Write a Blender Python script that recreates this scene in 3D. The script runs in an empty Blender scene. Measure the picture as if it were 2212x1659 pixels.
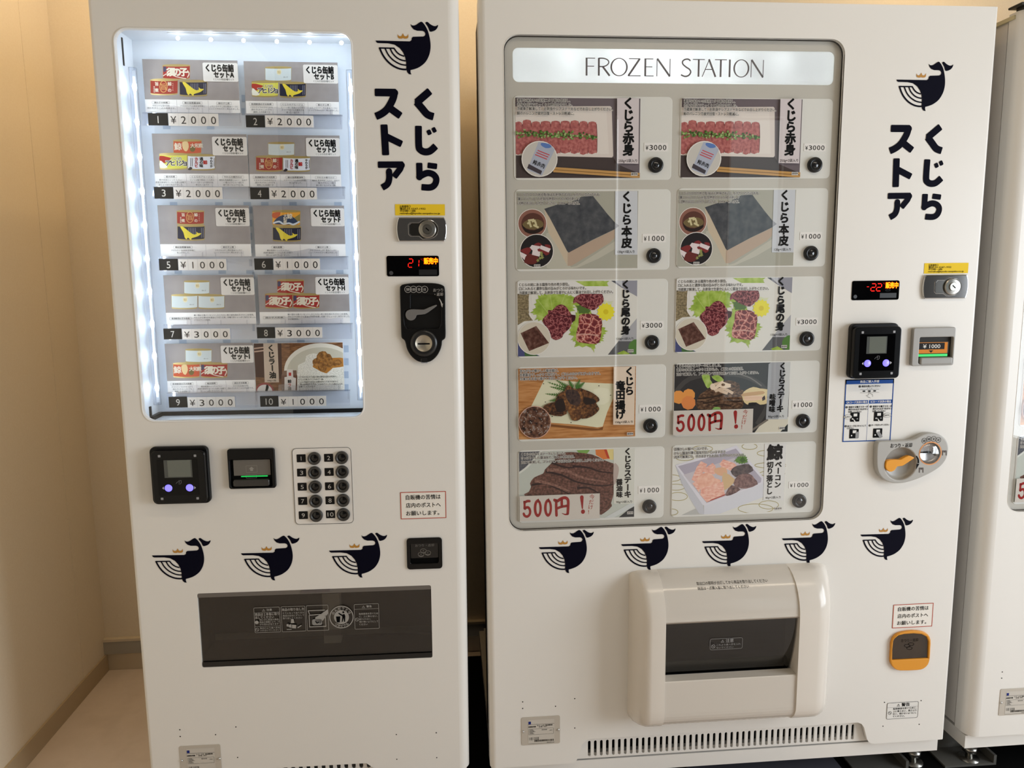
import bpy, math, random
from mathutils import Matrix, Vector, Euler
random.seed(7)
SC = bpy.context.scene
COL = SC.collection
# ------------------------------------------------------------------ camera, light, exposure
FPX = 1660.0
YAW, PITCH, ROLL = 0.084257, 0.143591, 0.010924
CAM = Vector((-0.07724, -1.62405, 1.24335))
FWD = Vector((math.sin(YAW)*math.cos(PITCH), math.cos(YAW)*math.cos(PITCH), -math.sin(PITCH)))
_r = Vector((math.cos(YAW), -math.sin(YAW), 0)); _d = FWD.cross(_r)
RGT = _r*math.cos(ROLL) + _d*math.sin(ROLL)
DWN = -_r*math.sin(ROLL) + _d*math.cos(ROLL)
cd = bpy.data.cameras.new('camera'); cam = bpy.data.objects.new('camera', cd); COL.objects.link(cam)
cd.sensor_fit = 'HORIZONTAL'; cd.sensor_width = 36.0; cd.lens = FPX/2212*36.0
cd.clip_start = 0.02; cd.clip_end = 60
cam.matrix_world = Matrix.Translation(CAM) @ Matrix((RGT, -DWN, -FWD)).transposed().to_4x4()
SC.camera = cam
SC.view_settings.view_transform = 'Standard'; SC.view_settings.look = 'None'
SC.view_settings.gamma = 1.0; SC.view_settings.use_curve_mapping = False
SC.view_settings.exposure = 0.2
W = bpy.data.worlds.new('world'); SC.world = W; W.use_nodes = True
_bg = W.node_tree.nodes['Background']; _bg.inputs[0].default_value = (1.0, 0.95, 0.9, 1); _bg.inputs[1].default_value = 0.09

def area(name, loc, look, sx, sy, power, col):
    l = bpy.data.lights.new(name, 'AREA'); l.shape = 'RECTANGLE'; l.size = sx; l.size_y = sy
    l.energy = power; l.color = col
    o = bpy.data.objects.new(name, l); COL.objects.link(o); o.location = loc
    o.rotation_euler = (Vector(look)-Vector(loc)).to_track_quat('-Z', 'Y').to_euler()
    return o
# daylight through the shop window in the right-hand wall, and through the glass front behind the photographer
area('window_daylight', (3.01, -1.65, 1.05), (0.0, -1.65, 0.95), 1.9, 1.6, 78, (0.86, 0.93, 1.0))
area('front_daylight', (2.05, -3.62, 1.3), (2.05, 0, 1.3), 0.34, 1.9, 1.6, (0.80, 0.97, 1.0))
area('front_daylight_slit', (1.09, -3.62, 1.3), (1.09, 0, 1.3), 0.02, 1.9, 0.35, (0.92, 0.97, 1.0))
# warm fill added under the ceiling, narrow like its tube lamps
area('added_ceiling_fill', (0.95, -1.15, 2.48), (0.95, -1.15, 0), 1.9, 0.14, 8, (1.0, 0.84, 0.64))

# ------------------------------------------------------------------ materials
def lin(c):
    return tuple(((v/255)/12.92 if v/255 <= 0.04045 else ((v/255+0.055)/1.055)**2.4) for v in c)
_M = {}
def M(name, c=(200, 200, 200), rough=0.5, metal=0.0, emit=0.0, spec=0.5, coat=0.0):
    if name in _M: return _M[name]
    m = bpy.data.materials.new(name); m.use_nodes = True; b = m.node_tree.nodes['Principled BSDF']
    b.inputs['Base Color'].default_value = (*lin(c), 1); b.inputs['Roughness'].default_value = rough
    b.inputs['Metallic'].default_value = metal; b.inputs['Specular IOR Level'].default_value = spec if rough < .44 else min(spec, .08)
    b.inputs['Coat Weight'].default_value = coat
    if emit: b.inputs['Emission Color'].default_value = (*lin(c), 1); b.inputs['Emission Strength'].default_value = emit
    m.diffuse_color = (*lin(c), 1)
    _M[name] = m; return m
def mott(name, cols, scale=40, rough=0.6, kind='noise', detail=4, stretch=(1, 1, 1), spec=0.3):
    """procedural mottle: a noise / voronoi / wave texture through a colour ramp"""
    if name in _M: return _M[name]
    m = M(name, cols[0], rough, spec=spec); nt = m.node_tree; b = nt.nodes['Principled BSDF']
    tc = nt.nodes.new('ShaderNodeTexCoord'); mp = nt.nodes.new('ShaderNodeMapping'); mp.inputs['Scale'].default_value = stretch
    nt.links.new(tc.outputs['Object'], mp.inputs[0])
    if kind == 'vor':
        nz = nt.nodes.new('ShaderNodeTexNoise'); nz.inputs['Scale'].default_value = scale*0.8
        mx = nt.nodes.new('ShaderNodeMixRGB'); mx.inputs[0].default_value = 0.02
        nt.links.new(mp.outputs[0], nz.inputs['Vector']); nt.links.new(mp.outputs[0], mx.inputs[1]); nt.links.new(nz.outputs['Color'], mx.inputs[2])
        t = nt.nodes.new('ShaderNodeTexVoronoi'); t.feature = 'DISTANCE_TO_EDGE'; t.inputs['Scale'].default_value = scale
        nt.links.new(mx.outputs[0], t.inputs['Vector']); out = t.outputs['Distance']
    else:
        t = nt.nodes.new('ShaderNodeTexNoise'); t.inputs['Scale'].default_value = scale; t.inputs['Detail'].default_value = detail
        nt.links.new(mp.outputs[0], t.inputs['Vector']); out = t.outputs['Fac']
    r = nt.nodes.new('ShaderNodeValToRGB'); e = r.color_ramp.elements
    lo, hi = (0.0, 0.22) if kind == 'vor' else (0.32, 0.68)
    n = len(cols)
    while len(e) < n: e.new(0.5)
    for i, c in enumerate(cols):
        e[i].position = lo+(hi-lo)*i/(n-1); e[i].color = (*lin(c), 1)
    nt.links.new(out, r.inputs[0]); nt.links.new(r.outputs[0], b.inputs['Base Color'])
    return m
def glass(name, tint=(1, 1, 1), ior=1.45, rough=0.0, k=1.0):
    if name in _M: return _M[name]
    m = bpy.data.materials.new(name); m.use_nodes = True; nt = m.node_tree; nt.nodes.clear()
    o = nt.nodes.new('ShaderNodeOutputMaterial'); mx = nt.nodes.new('ShaderNodeMixShader')
    t = nt.nodes.new('ShaderNodeBsdfTransparent'); t.inputs[0].default_value = (*tint, 1)
    g = nt.nodes.new('ShaderNodeBsdfGlossy'); g.inputs['Roughness'].default_value = rough
    f = nt.nodes.new('ShaderNodeLayerWeight'); f.inputs[0].default_value = 0.5
    p5 = nt.nodes.new('ShaderNodeMath'); p5.operation = 'POWER'; p5.inputs[1].default_value = 5.0
    f0 = ((ior-1)/(ior+1))**2*2
    ml = nt.nodes.new('ShaderNodeMath'); ml.operation = 'MULTIPLY_ADD'; ml.inputs[1].default_value = 1-f0; ml.inputs[2].default_value = f0*k
    nt.links.new(f.outputs['Facing'], p5.inputs[0]); nt.links.new(p5.outputs[0], ml.inputs[0]); nt.links.new(ml.outputs[0], mx.inputs[0])
    nt.links.new(t.outputs[0], mx.inputs[1]); nt.links.new(g.outputs[0], mx.inputs[2]); nt.links.new(mx.outputs[0], o.inputs[0])
    _M[name] = m; return m
def diffuser(name, c):
    if name in _M: return _M[name]
    m = bpy.data.materials.new(name); m.use_nodes = True; nt = m.node_tree; nt.nodes.clear()
    o = nt.nodes.new('ShaderNodeOutputMaterial'); mx = nt.nodes.new('ShaderNodeMixShader'); mx.inputs[0].default_value = 0.55
    t = nt.nodes.new('ShaderNodeBsdfTranslucent'); t.inputs[0].default_value = (*lin(c), 1)
    d = nt.nodes.new('ShaderNodeBsdfDiffuse'); d.inputs[0].default_value = (*lin(c), 1)
    nt.links.new(d.outputs[0], mx.inputs[1]); nt.links.new(t.outputs[0], mx.inputs[2]); nt.links.new(mx.outputs[0], o.inputs[0])
    _M[name] = m; return m

PAINT = M('white_paint', (230, 226, 219), 0.32)
BODY = M('white_steel_side', (222, 216, 208), 0.4)
GREYP = M('grey_panel', (197, 193, 183), 0.45)
GREYC = M('pale_grey_frame', (224, 223, 216), 0.4)
BLACK = M('black_plastic', (9, 9, 10), 0.42, spec=.25)
GLOSSB = M('gloss_black', (2, 2, 3), 0.1, spec=.2)
DARKG = M('dark_grey', (62, 62, 64), 0.5)
VOID = M('dark_cavity', (6, 6, 6), 0.9)
NAVY = M('navy_print', (5, 5, 22), 0.7)
GOLD = M('gold_print', (184, 130, 48), 0.4)
INK = M('black_ink', (14, 13, 13), 0.6)
INKG = M('grey_ink', (96, 88, 86), 0.6)
WHITE = M('white_print', (232, 228, 222), 0.6)
WINK = M('white_ink', (190, 190, 188), 0.6)
CHROME = M('chrome', (205, 205, 205), 0.08, 1.0)
STEEL = M('brushed_steel', (165, 162, 155), 0.28, 1.0)
RED = M('red_print', (176, 38, 34), 0.6)
YEL = M('yellow_label', (236, 200, 50), 0.5)
ORANGE = M('orange_plastic', (232, 155, 30), 0.35)
GLASS = glass('clear_glass')
SMOKE = glass('smoked_acrylic', (0.60, 0.58, 0.55))
CLEAR = glass('clear_plastic', (0.88, 0.90, 0.95), 1.5, 0.06, 1.6)

# ------------------------------------------------------------------ frames: how each machine stands in the shop
class Frame:
    def __init__(s, m): s.M = m; s.I = m.inverted(); s.c = s.I @ CAM
    def hit(s, px, py, d):
        v = s.I.to_3x3() @ (RGT*((px-1106)/FPX) + DWN*((py-829.5)/FPX) + FWD)
        t = (d - s.c.y)/v.y; p = s.c + v*t
        return (p.x, p.z)
H0 = CAM.z
FR = Frame(Matrix.Identity(4))
FT = Frame(Matrix.Translation((1.162, 0, 0)))
_sL = 1.10/1.03
FL = Frame(Matrix.Translation((-0.33*_sL, 0, H0)) @ (Matrix.Rotation(-0.0073049, 4, 'Z') @ Matrix.Rotation(0.0058584, 4, 'Y') @ Matrix.Rotation(0.0072798, 4, 'X')) @ Matrix.Translation((0, 0, -H0)))
class Sf:
    """a flat working surface at local depth d of a machine; (a,b) are measurements on a detail of the photograph"""
    def __init__(s, fr, d, x0=0, y0=0, sc=1.0): s.fr, s.d, s.x0, s.y0, s.sc = fr, d, x0, y0, sc
    def P(s, a, b): return s.fr.hit(s.x0+a/s.sc, s.y0+b/s.sc, s.d)
    def L(s, pts): return [s.P(*p) for p in pts]
    def Q(s, tl, tr, br, bl):
        a, b, c, e = s.P(*tl), s.P(*tr), s.P(*br), s.P(*bl)
        return ((a[0]+e[0])/2, (b[0]+c[0])/2, (e[1]+c[1])/2, (a[1]+b[1])/2)
    def B(s, a0, b0, a1, b1): return s.Q((a0, b0), (a1, b0), (a1, b1), (a0, b1))
    def k(s, a=0, b=0):
        p, q = s.P(a, b), s.P(a+10, b); return math.hypot(q[0]-p[0], q[1]-p[1])/10
    def at(s, d): return Sf(s.fr, d, s.x0, s.y0, s.sc)

# ------------------------------------------------------------------ mesh building
def rr(x0, x1, z0, z1, r=0.0, n=6):
    if r <= 0: return [(x0, z0), (x1, z0), (x1, z1), (x0, z1)]
    r = min(r, (x1-x0)/2, (z1-z0)/2); o = []
    for cx, cz, a0 in ((x1-r, z0+r, -90), (x1-r, z1-r, 0), (x0+r, z1-r, 90), (x0+r, z0+r, 180)):
        for i in range(n+1):
            a = math.radians(a0+90*i/n); o.append((cx+r*math.cos(a), cz+r*math.sin(a)))
    return o
def circ(cx, cz, r, n=24, rz=None, a0=0.0):
    rz = r if rz is None else rz
    return [(cx+r*math.cos(a0+2*math.pi*i/n), cz+rz*math.sin(a0+2*math.pi*i/n)) for i in range(n)]
def smooth(pts, n=4, closed=True):
    o = []; N = len(pts); rng = range(N) if closed else range(N-1)
    for i in rng:
        g = (lambda k: pts[k % N]) if closed else (lambda k: pts[max(0, min(N-1, k))])
        p0, p1, p2, p3 = g(i-1), g(i), g(i+1), g(i+2)
        for j in range(n):
            t = j/n
            o.append(tuple(0.5*((2*p1[q])+(-p0[q]+p2[q])*t+(2*p0[q]-5*p1[q]+4*p2[q]-p3[q])*t*t+(-p0[q]+3*p1[q]-3*p2[q]+p3[q])*t**3) for q in (0, 1)))
    if not closed: o.append(pts[-1])
    return o
def ribbon(pts, w, w2=None, cap=0):
    """outline of a stroke along pts, width w (tapering to w2)"""
    L, R = [], []; n = len(pts); w2 = w if w2 is None else w2
    for i, p in enumerate(pts):
        a = pts[max(0, i-1)]; b = pts[min(n-1, i+1)]
        dx, dz = b[0]-a[0], b[1]-a[1]; q = math.hypot(dx, dz) or 1
        ww = (w+(w2-w)*i/(n-1))/2
        if 0 < i < n-1:
            u = (p[0]-a[0], p[1]-a[1]); v = (b[0]-p[0], b[1]-p[1])
            cu = (u[0]*v[0]+u[1]*v[1])/((math.hypot(*u) or 1)*(math.hypot(*v) or 1))
            ww = ww/max(0.75, math.sqrt(max(0.0, (1+cu)/2)))
        nx, nz = -dz/q*ww, dx/q*ww
        L.append((p[0]+nx, p[1]+nz)); R.append((p[0]-nx, p[1]-nz))
    if cap:
        def arc(c, s, e):
            a0 = math.atan2(s[1]-c[1], s[0]-c[0]); r = math.hypot(s[0]-c[0], s[1]-c[1])
            return [(c[0]+r*math.cos(a0-math.pi*k/cap), c[1]+r*math.sin(a0-math.pi*k/cap)) for k in range(1, cap)]
        return L + arc(pts[-1], L[-1], R[-1]) + R[::-1] + arc(pts[0], R[0], L[0])
    return L + R[::-1]
_tmp = bpy.data.objects
def _curve_mesh(c):
    o = bpy.data.objects.new('t', c); COL.objects.link(o); me = bpy.data.meshes.new_from_object(o)
    v = [tuple(x.co) for x in me.vertices]; f = [tuple(p.vertices) for p in me.polygons]
    bpy.data.objects.remove(o); bpy.data.meshes.remove(me); return v, f
_G = {}
def glyphs(s, off):
    k = (s, off)
    if k not in _G:
        c = bpy.data.curves.new('t', 'FONT'); c.body = s; c.size = 1; c.offset = off; c.resolution_u = 2 if len(s) > 5 else 4
        v, f = _curve_mesh(c); bpy.data.curves.remove(c)
        _G[k] = (v, f, min(x[0] for x in v), max(x[0] for x in v), min(x[1] for x in v), max(x[1] for x in v))
    return _G[k]
class MB:
    def __init__(s): s.v = []; s.f = []; s.m = []; s.mats = []; s.sm = []
    def mi(s, m):
        if m not in s.mats: s.mats.append(m)
        return s.mats.index(m)
    def add(s, v, f, m, sm=False):
        n = len(s.v); s.v += v; i = s.mi(m)
        for q in f: s.f.append(tuple(n+x for x in q)); s.m.append(i); s.sm.append(sm)
        return s
    def flat(s, pts, d, m):
        """one printed flat area facing the viewer"""
        a = sum(pts[i-1][0]*pts[i][1]-pts[i][0]*pts[i-1][1] for i in range(len(pts)))
        if a < 0: pts = pts[::-1]
        return s.add([(x, d, z) for x, z in pts], [tuple(range(len(pts)))], m)
    def prism(s, pts, d0, d1, m, sm=False):
        a = sum(pts[i-1][0]*pts[i][1]-pts[i][0]*pts[i-1][1] for i in range(len(pts)))
        if a < 0: pts = pts[::-1]
        n = len(pts); v = [(x, d0, z) for x, z in pts]+[(x, d1, z) for x, z in pts]
        s.add(v, [tuple(range(n)), tuple(range(2*n-1, n-1, -1))], m)
        k = len(s.v)-2*n; i = s.mi(m)
        for j in range(n):
            s.f.append((k+(j+1) % n, k+j, k+n+j, k+n+(j+1) % n)); s.m.append(i); s.sm.append(sm)
        return s
    def box(s, x0, x1, y0, y1, z0, z1, m): return s.prism(rr(x0, x1, z0, z1), y0, y1, m)
    def shape(s, cs, d, th, m, bev=0.0, bres=2):
        """outlines with holes, front face at depth d, thickness th towards the back, optional rounded edge"""
        c = bpy.data.curves.new('t', 'CURVE'); c.dimensions = '2D'; c.fill_mode = 'BOTH' if th else 'FRONT'
        if th:
            c.extrude = max(1e-5, th/2-bev)
            if bev: c.bevel_depth = bev; c.bevel_resolution = bres; c.offset = -bev
        for pts in cs:
            sp = c.splines.new('POLY'); sp.points.add(len(pts)-1); sp.use_cyclic_u = True
            for q, (x, z) in zip(sp.points, pts): q.co = (x, z, 0, 1)
        v, f = _curve_mesh(c); bpy.data.curves.remove(c)
        return s.add([(x, d+th/2-z, y) for x, y, z in v], f, m)
    def put(s, g, ox, oz, sx, sz, d, m, rot=0.0):
        ca, sa = math.cos(rot), math.sin(rot)
        v = []
        for x, y, _ in g[0]:
            a, b = x*sx, y*sz
            v.append((ox+a*ca-b*sa, d, oz+a*sa+b*ca))
        return s.add(v, g[1], m)
    def bold(s, g, ox, oz, sx, sz, d, m, w, rot=0.0):
        """heavier stroke: the outline printed again, shifted by w em all round"""
        if w < .009: return s.put(g, ox, oz, sx, sz, d, m, rot)
        n = 4 if w < .02 else 8
        for k in range(n):
            a = 2*math.pi*(k+.5)/n; s.put(g, ox+w*sz*math.cos(a), oz+w*sz*math.sin(a), sx, sz, d-k*1e-5, m, rot)
        return s
    def text(s, st, x0, x1, zc, h, d, m, off=0.0, halo=None, hoff=0.06):
        """one line, stretched to run from x0 to x1, em height h, centred on zc"""
        g = glyphs(st, 0.0)
        if st == '1': c = (x0+x1)/2; w = (g[3]-g[2])*h*.95; x0, x1 = c-w/2, c+w/2
        sx = (x1-x0)/(g[3]-g[2])
        if halo: s.bold(g, x0-g[2]*sx, zc-0.37*h, sx, h, d, halo, hoff); d -= 0.00025
        return s.bold(g, x0-g[2]*sx, zc-0.37*h, sx, h, d, m, off)
    def vtext(s, st, xc, zs, size, d, m, off=0.03, halo=None, hoff=0.09):
        for ch, zc in zip(st, zs):
            rot = -math.pi/2 if ch == 'ー' else 0
            for o, mm, dd in (((hoff, halo, d+0.0002),) if halo else ())+((off, m, d),):
                g = glyphs(ch, 0.0); cx, cy = 0.5, 0.37
                if rot: s.bold(g, xc-cy*size, zc+cx*size, size, size, dd, mm, o, rot)
                else: s.bold(g, xc-cx*size, zc-cy*size, size, size, dd, mm, o)
        return s
    def lathe(s, cx, cz, prof, m, n=28, sm=True):
        """turned about the axis pointing out of the front; prof = (radius, depth)"""
        v, f = [], []; k = len(prof)
        for i in range(n):
            a = 2*math.pi*i/n
            v += [(cx+r*math.cos(a), y, cz+r*math.sin(a)) for r, y in prof]
        for i in range(n):
            for j in range(k-1):
                a, b = i*k+j, ((i+1) % n)*k+j
                f.append((a, b, b+1, a+1))
        return s.add(v, f, m, sm)
    def tube(s, pts, r, m, n=8):
        v, f = [], []; N = len(pts)
        for i, p in enumerate(pts):
            p = Vector(p); t = (Vector(pts[min(N-1, i+1)])-Vector(pts[max(0, i-1)])).normalized()
            u = t.orthogonal().normalized(); w = t.cross(u)
            v += [tuple(p+u*r*math.cos(2*math.pi*j/n)+w*r*math.sin(2*math.pi*j/n)) for j in range(n)]
        for i in range(N-1):
            for j in range(n): f.append((i*n+j, i*n+(j+1) % n, (i+1)*n+(j+1) % n, (i+1)*n+j))
        f += [tuple(range(n))[::-1], tuple((N-1)*n+j for j in range(n))]
        return s.add(v, f, m, True)
    def build(s, name, parent=None, fr=None, o=None):
        if parent is not None: o = OFF[parent.name]
        elif o is None: o = Vector((0, 0, 0))
        me = bpy.data.meshes.new(name); me.from_pydata([(Vector(p)-o)[:] for p in s.v], [], s.f)
        for m in s.mats: me.materials.append(m)
        me.polygons.foreach_set('material_index', s.m); me.polygons.foreach_set('use_smooth', s.sm)
        me.update()
        ob = bpy.data.objects.new(name, me); COL.objects.link(ob); OFF[ob.name] = o
        if parent is not None: ob.parent = parent
        elif fr is not None: ob.matrix_world = fr.M @ Matrix.Translation(o)
        return ob
OFF = {}
def tag(o, label=None, cat=None, group=None, kind=None):
    for k, v in (('label', label), ('category', cat), ('group', group), ('kind', kind)):
        if v: o[k] = v
    return o
def thing(name, label, cat, fr, o=(0, 0, 0), group=None):
    e = bpy.data.objects.new(name, None); COL.objects.link(e); e.empty_display_size = 0.05
    e.matrix_world = fr.M @ Matrix.Translation(o); OFF[e.name] = Vector(o)
    return tag(e, label, cat, group)
def copy_tree(o, parent=None):
    c = o.copy(); COL.objects.link(c); OFF[c.name] = OFF.get(o.name, Vector((0, 0, 0)))
    if parent is not None: c.parent = parent
    for ch in list(o.children): copy_tree(ch, c)
    return c

# ------------------------------------------------------------------ the shop room
WALLP = mott('wall_paper', [(240, 228, 207), (243, 232, 212)], 260, 0.75, spec=0.2)
FLOORM = mott('vinyl_floor', [(220, 206, 194), (228, 214, 203), (223, 209, 197)], 9, 0.45, spec=0.4)
XL, YB, XR, YF, ZC = -1.183, 0.786, 3.0, -3.6, 2.5
def wallbox(name, x0, x1, y0, y1, z0, z1, m):
    return tag(MB().box(x0, x1, y0, y1, z0, z1, m).build(name), kind='structure')
wallbox('floor', XL-.1, XR+.1, YF-.1, YB+.1, -0.08, 0, FLOORM)
wallbox('ceiling', XL-.1, XR+.1, YF-.1, YB+.1, ZC, ZC+.1, M('ceiling_white', (150, 147, 140), 0.8))
wallbox('wall_left', XL-.1, XL, YF, YB+.1, 0, ZC, WALLP)
wallbox('wall_back', XL, XR, YB, YB+.1, 0, ZC, WALLP)
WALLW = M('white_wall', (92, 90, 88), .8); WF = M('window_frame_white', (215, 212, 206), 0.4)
_w = MB()
_w.box(XR, XR+.1, -.65, YB+.1, 0, ZC, WALLW); _w.box(XR, XR+.1, YF, -2.65, 0, ZC, WALLW); _w.box(XR, XR+.1, -2.65, -.65, 2.28, ZC, WALLW); _w.box(XR, XR+.1, -2.65, -.65, 0, .28, WALLW)
tag(_w.build('wall_right'), kind='structure')
_w = MB()
for y in (-2.65, -1.72, -.7): _w.box(XR-.02, XR+.02, y, y+.05, .28, 2.28, WF)
for z in (.28, 2.23): _w.box(XR-.02, XR+.02, -2.65, -.65, z, z+.05, WF)
tag(_w.build('window_1'), kind='structure')
_w = MB()
for x0, x1 in ((XL, 1.075), (1.105, 1.86), (2.24, XR)): _w.box(x0, x1, YF-.1, YF, 0, ZC, WALLW)
for x0, x1 in ((1.075, 1.105), (1.86, 2.24)): _w.box(x0, x1, YF-.1, YF, 0, .33, WALLW); _w.box(x0, x1, YF-.1, YF, 2.27, ZC, WALLW)
tag(_w.build('wall_front'), kind='structure')
_w = MB()
for x0, x1 in ((1.075, 1.105), (1.86, 2.24)):
    for a, b, c, d in ((x0, x0+.008, .33, 2.27), (x1-.008, x1, .33, 2.27), (x0, x1, .33, .338), (x0, x1, 2.262, 2.27)): _w.box(a, b, YF-.01, YF+.01, c, d, WF)
tag(_w.build('window_2'), kind='structure')
VINYL = M('vinyl_baseboard', (196, 178, 150), 0.5)
tag(MB().box(XL, XL+.006, YF, YB, 0, .056, VINYL).build('baseboard_left'), kind='structure')
tag(MB().box(XL+.006, XR, YB-.006, YB, 0, .0585, M('cream_baseboard', (222, 208, 184), 0.5)).build('baseboard_back'), kind='structure')
_w = MB(); _w.box(XL, XR, YB-.016, YB, .0585, .1, M('grey_cable_duct', (176, 172, 164), 0.5)); _w.box(XL, XR, YB-.017, YB, .1, .108, M('cream_duct_top', (225, 212, 190), 0.5))
tag(_w.build('trim_1'), kind='structure')

tag(MB().box(XL, XL+.0012, .628, .634, .056, ZC, WALLP).build('trim_2'), kind='structure')
WARM = (1.0, 0.70, 0.36)
def downlight(x, y, power):
    o = thing('ceiling_light', 'round recessed ceiling lamp with warm bulb above the machines', 'ceiling light', FR, (x, y, ZC), 'warm ceiling lamps over the machines')
    mb = MB(); mb.add([(x+.06*math.cos(a*math.pi/12), y+.06*math.sin(a*math.pi/12), ZC-.012) for a in range(24)]+[(x+.06*math.cos(a*math.pi/12), y+.06*math.sin(a*math.pi/12), ZC-.001) for a in range(24)],
        [tuple(range(23, -1, -1))]+[(a, (a+1) % 24, 24+(a+1) % 24, 24+a) for a in range(24)], M('lamp_trim', (225, 222, 215), 0.4))
    mb.build('trim_ring', o)
    mb = MB(); mb.add([(x+.045*math.cos(a*math.pi/12), y+.045*math.sin(a*math.pi/12), ZC-.0125) for a in range(24)], [tuple(range(23, -1, -1))], M('lamp_bulb', (255, 214, 150), 0.4, emit=8))
    mb.build('bulb', o)
    l = bpy.data.lights.new('lamp_light', 'SPOT'); l.energy = power; l.color = WARM; l.spot_size = math.radians(165); l.spot_blend = 0.9; l.shadow_soft_size = 0.05
    lo = bpy.data.objects.new('lamp_light', l); COL.objects.link(lo); lo.location = (x, y, ZC-.02)
for x, y, p in ((-0.78, .40, 19), (0.02, .55, 12), (1.35, .45, 13.5)): downlight(x, y, p)

# ------------------------------------------------------------------ machine shells
def plan(mb, pts, z0, z1, m, sm=True):
    n = len(pts)
    return mb.add([(x, y, z0) for x, y in pts]+[(x, y, z1) for x, y in pts],
                  [tuple(range(n)), tuple(range(2*n-1, n-1, -1))], m).add([(x, y, z0) for x, y in pts]+[(x, y, z1) for x, y in pts],
                  [(j, n+j, n+(j+1) % n, (j+1) % n) for j in range(n)], m, False)
def round_edge(mb, x, sgn, r, z0, z1, m, depth=.05, n=8):
    """rounded vertical edge strip of a door: x = outer side, sgn = +1 when the door lies to its right"""
    arc = [(x+sgn*(r-r*math.cos(math.pi/2*i/n)), r-r*math.sin(math.pi/2*i/n)) for i in range(n+1)]
    v = [(a, b, z0) for a, b in arc]+[(a, b, z1) for a, b in arc]; k = n+1
    mb.add(v, [(i, i+1, k+i+1, k+i) for i in range(n)], m, True)
    mb.box(min(x, x+sgn*.004), max(x, x+sgn*.004), r, depth, z0, z1, m)
    cap = [(x, depth)]+arc+[(x+sgn*r, depth)]
    for z in (z0, z1): mb.add([(a, b, z) for a, b in cap], [tuple(range(len(cap)))], m)
def ring(mb, hole_o, hole_i, d, th, m, bev=0): return mb.shape([hole_o, hole_i], d, th, m, bev)
def grow(b, g): return (b[0]-g, b[1]+g, b[2]-g, b[3]+g)
def foot(root, x, y, ztop):
    mb = MB(); pts = [(x, y, .006), (x, y, ztop)]
    mb.tube(pts, .009, STEEL, 12); mb.tube([(x, y, .03), (x, y, .042)], .018, STEEL, 6); mb.tube([(x, y, 0.004), (x, y, .012)], .024, STEEL, 16)
    mb.build('levelling_foot', root)
def bracket(root, x, y, m):
    mb = MB()
    mb.box(x-.11, x+.025, y-.03, y+.05, .004, .009, m); mb.box(x-.11, x+.025, y+.044, y+.05, .009, .07, m); mb.box(x+.018, x+.025, y-.03, y+.05, .009, .03, m)
    mb.build('foot_bracket', root)

_s0 = Sf(FR, 0); _s1 = Sf(FR, .0125)
WIN = _s0.Q((1088, 74), (1828, 85), (1775, 1122), (1100.5, 1148))
WINB = (WIN[0], WIN[1], WIN[2], WIN[3])
DZB = (_s0.P(2039, 1597.3)[1]+_s0.P(1245, 1648)[1])/2
DZT = _s0.P(2150, 14.4)[1]
PZB = .075
HEAD = _s1.Q((1107.3, 104), (1803, 110.2), (1800.7, 184), (1107.7, 177))
_v = Sf(FR, .014)
SL0, SL1 = _v.P(1273, 1616.7), _v.P(1842, 1581.5)
SLZ = ((_v.P(1273, 1599.5)[1]+_v.P(1842, 1565.5)[1])/2, (_v.P(1273, 1634)[1]+_v.P(1842, 1597.5)[1])/2)
CUT = (_s0.P(1252, 1620)[0], _s0.P(1870, 1600)[0], (_s0.P(1270, 1596)[1]+_s0.P(1848, 1562)[1])/2)
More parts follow.
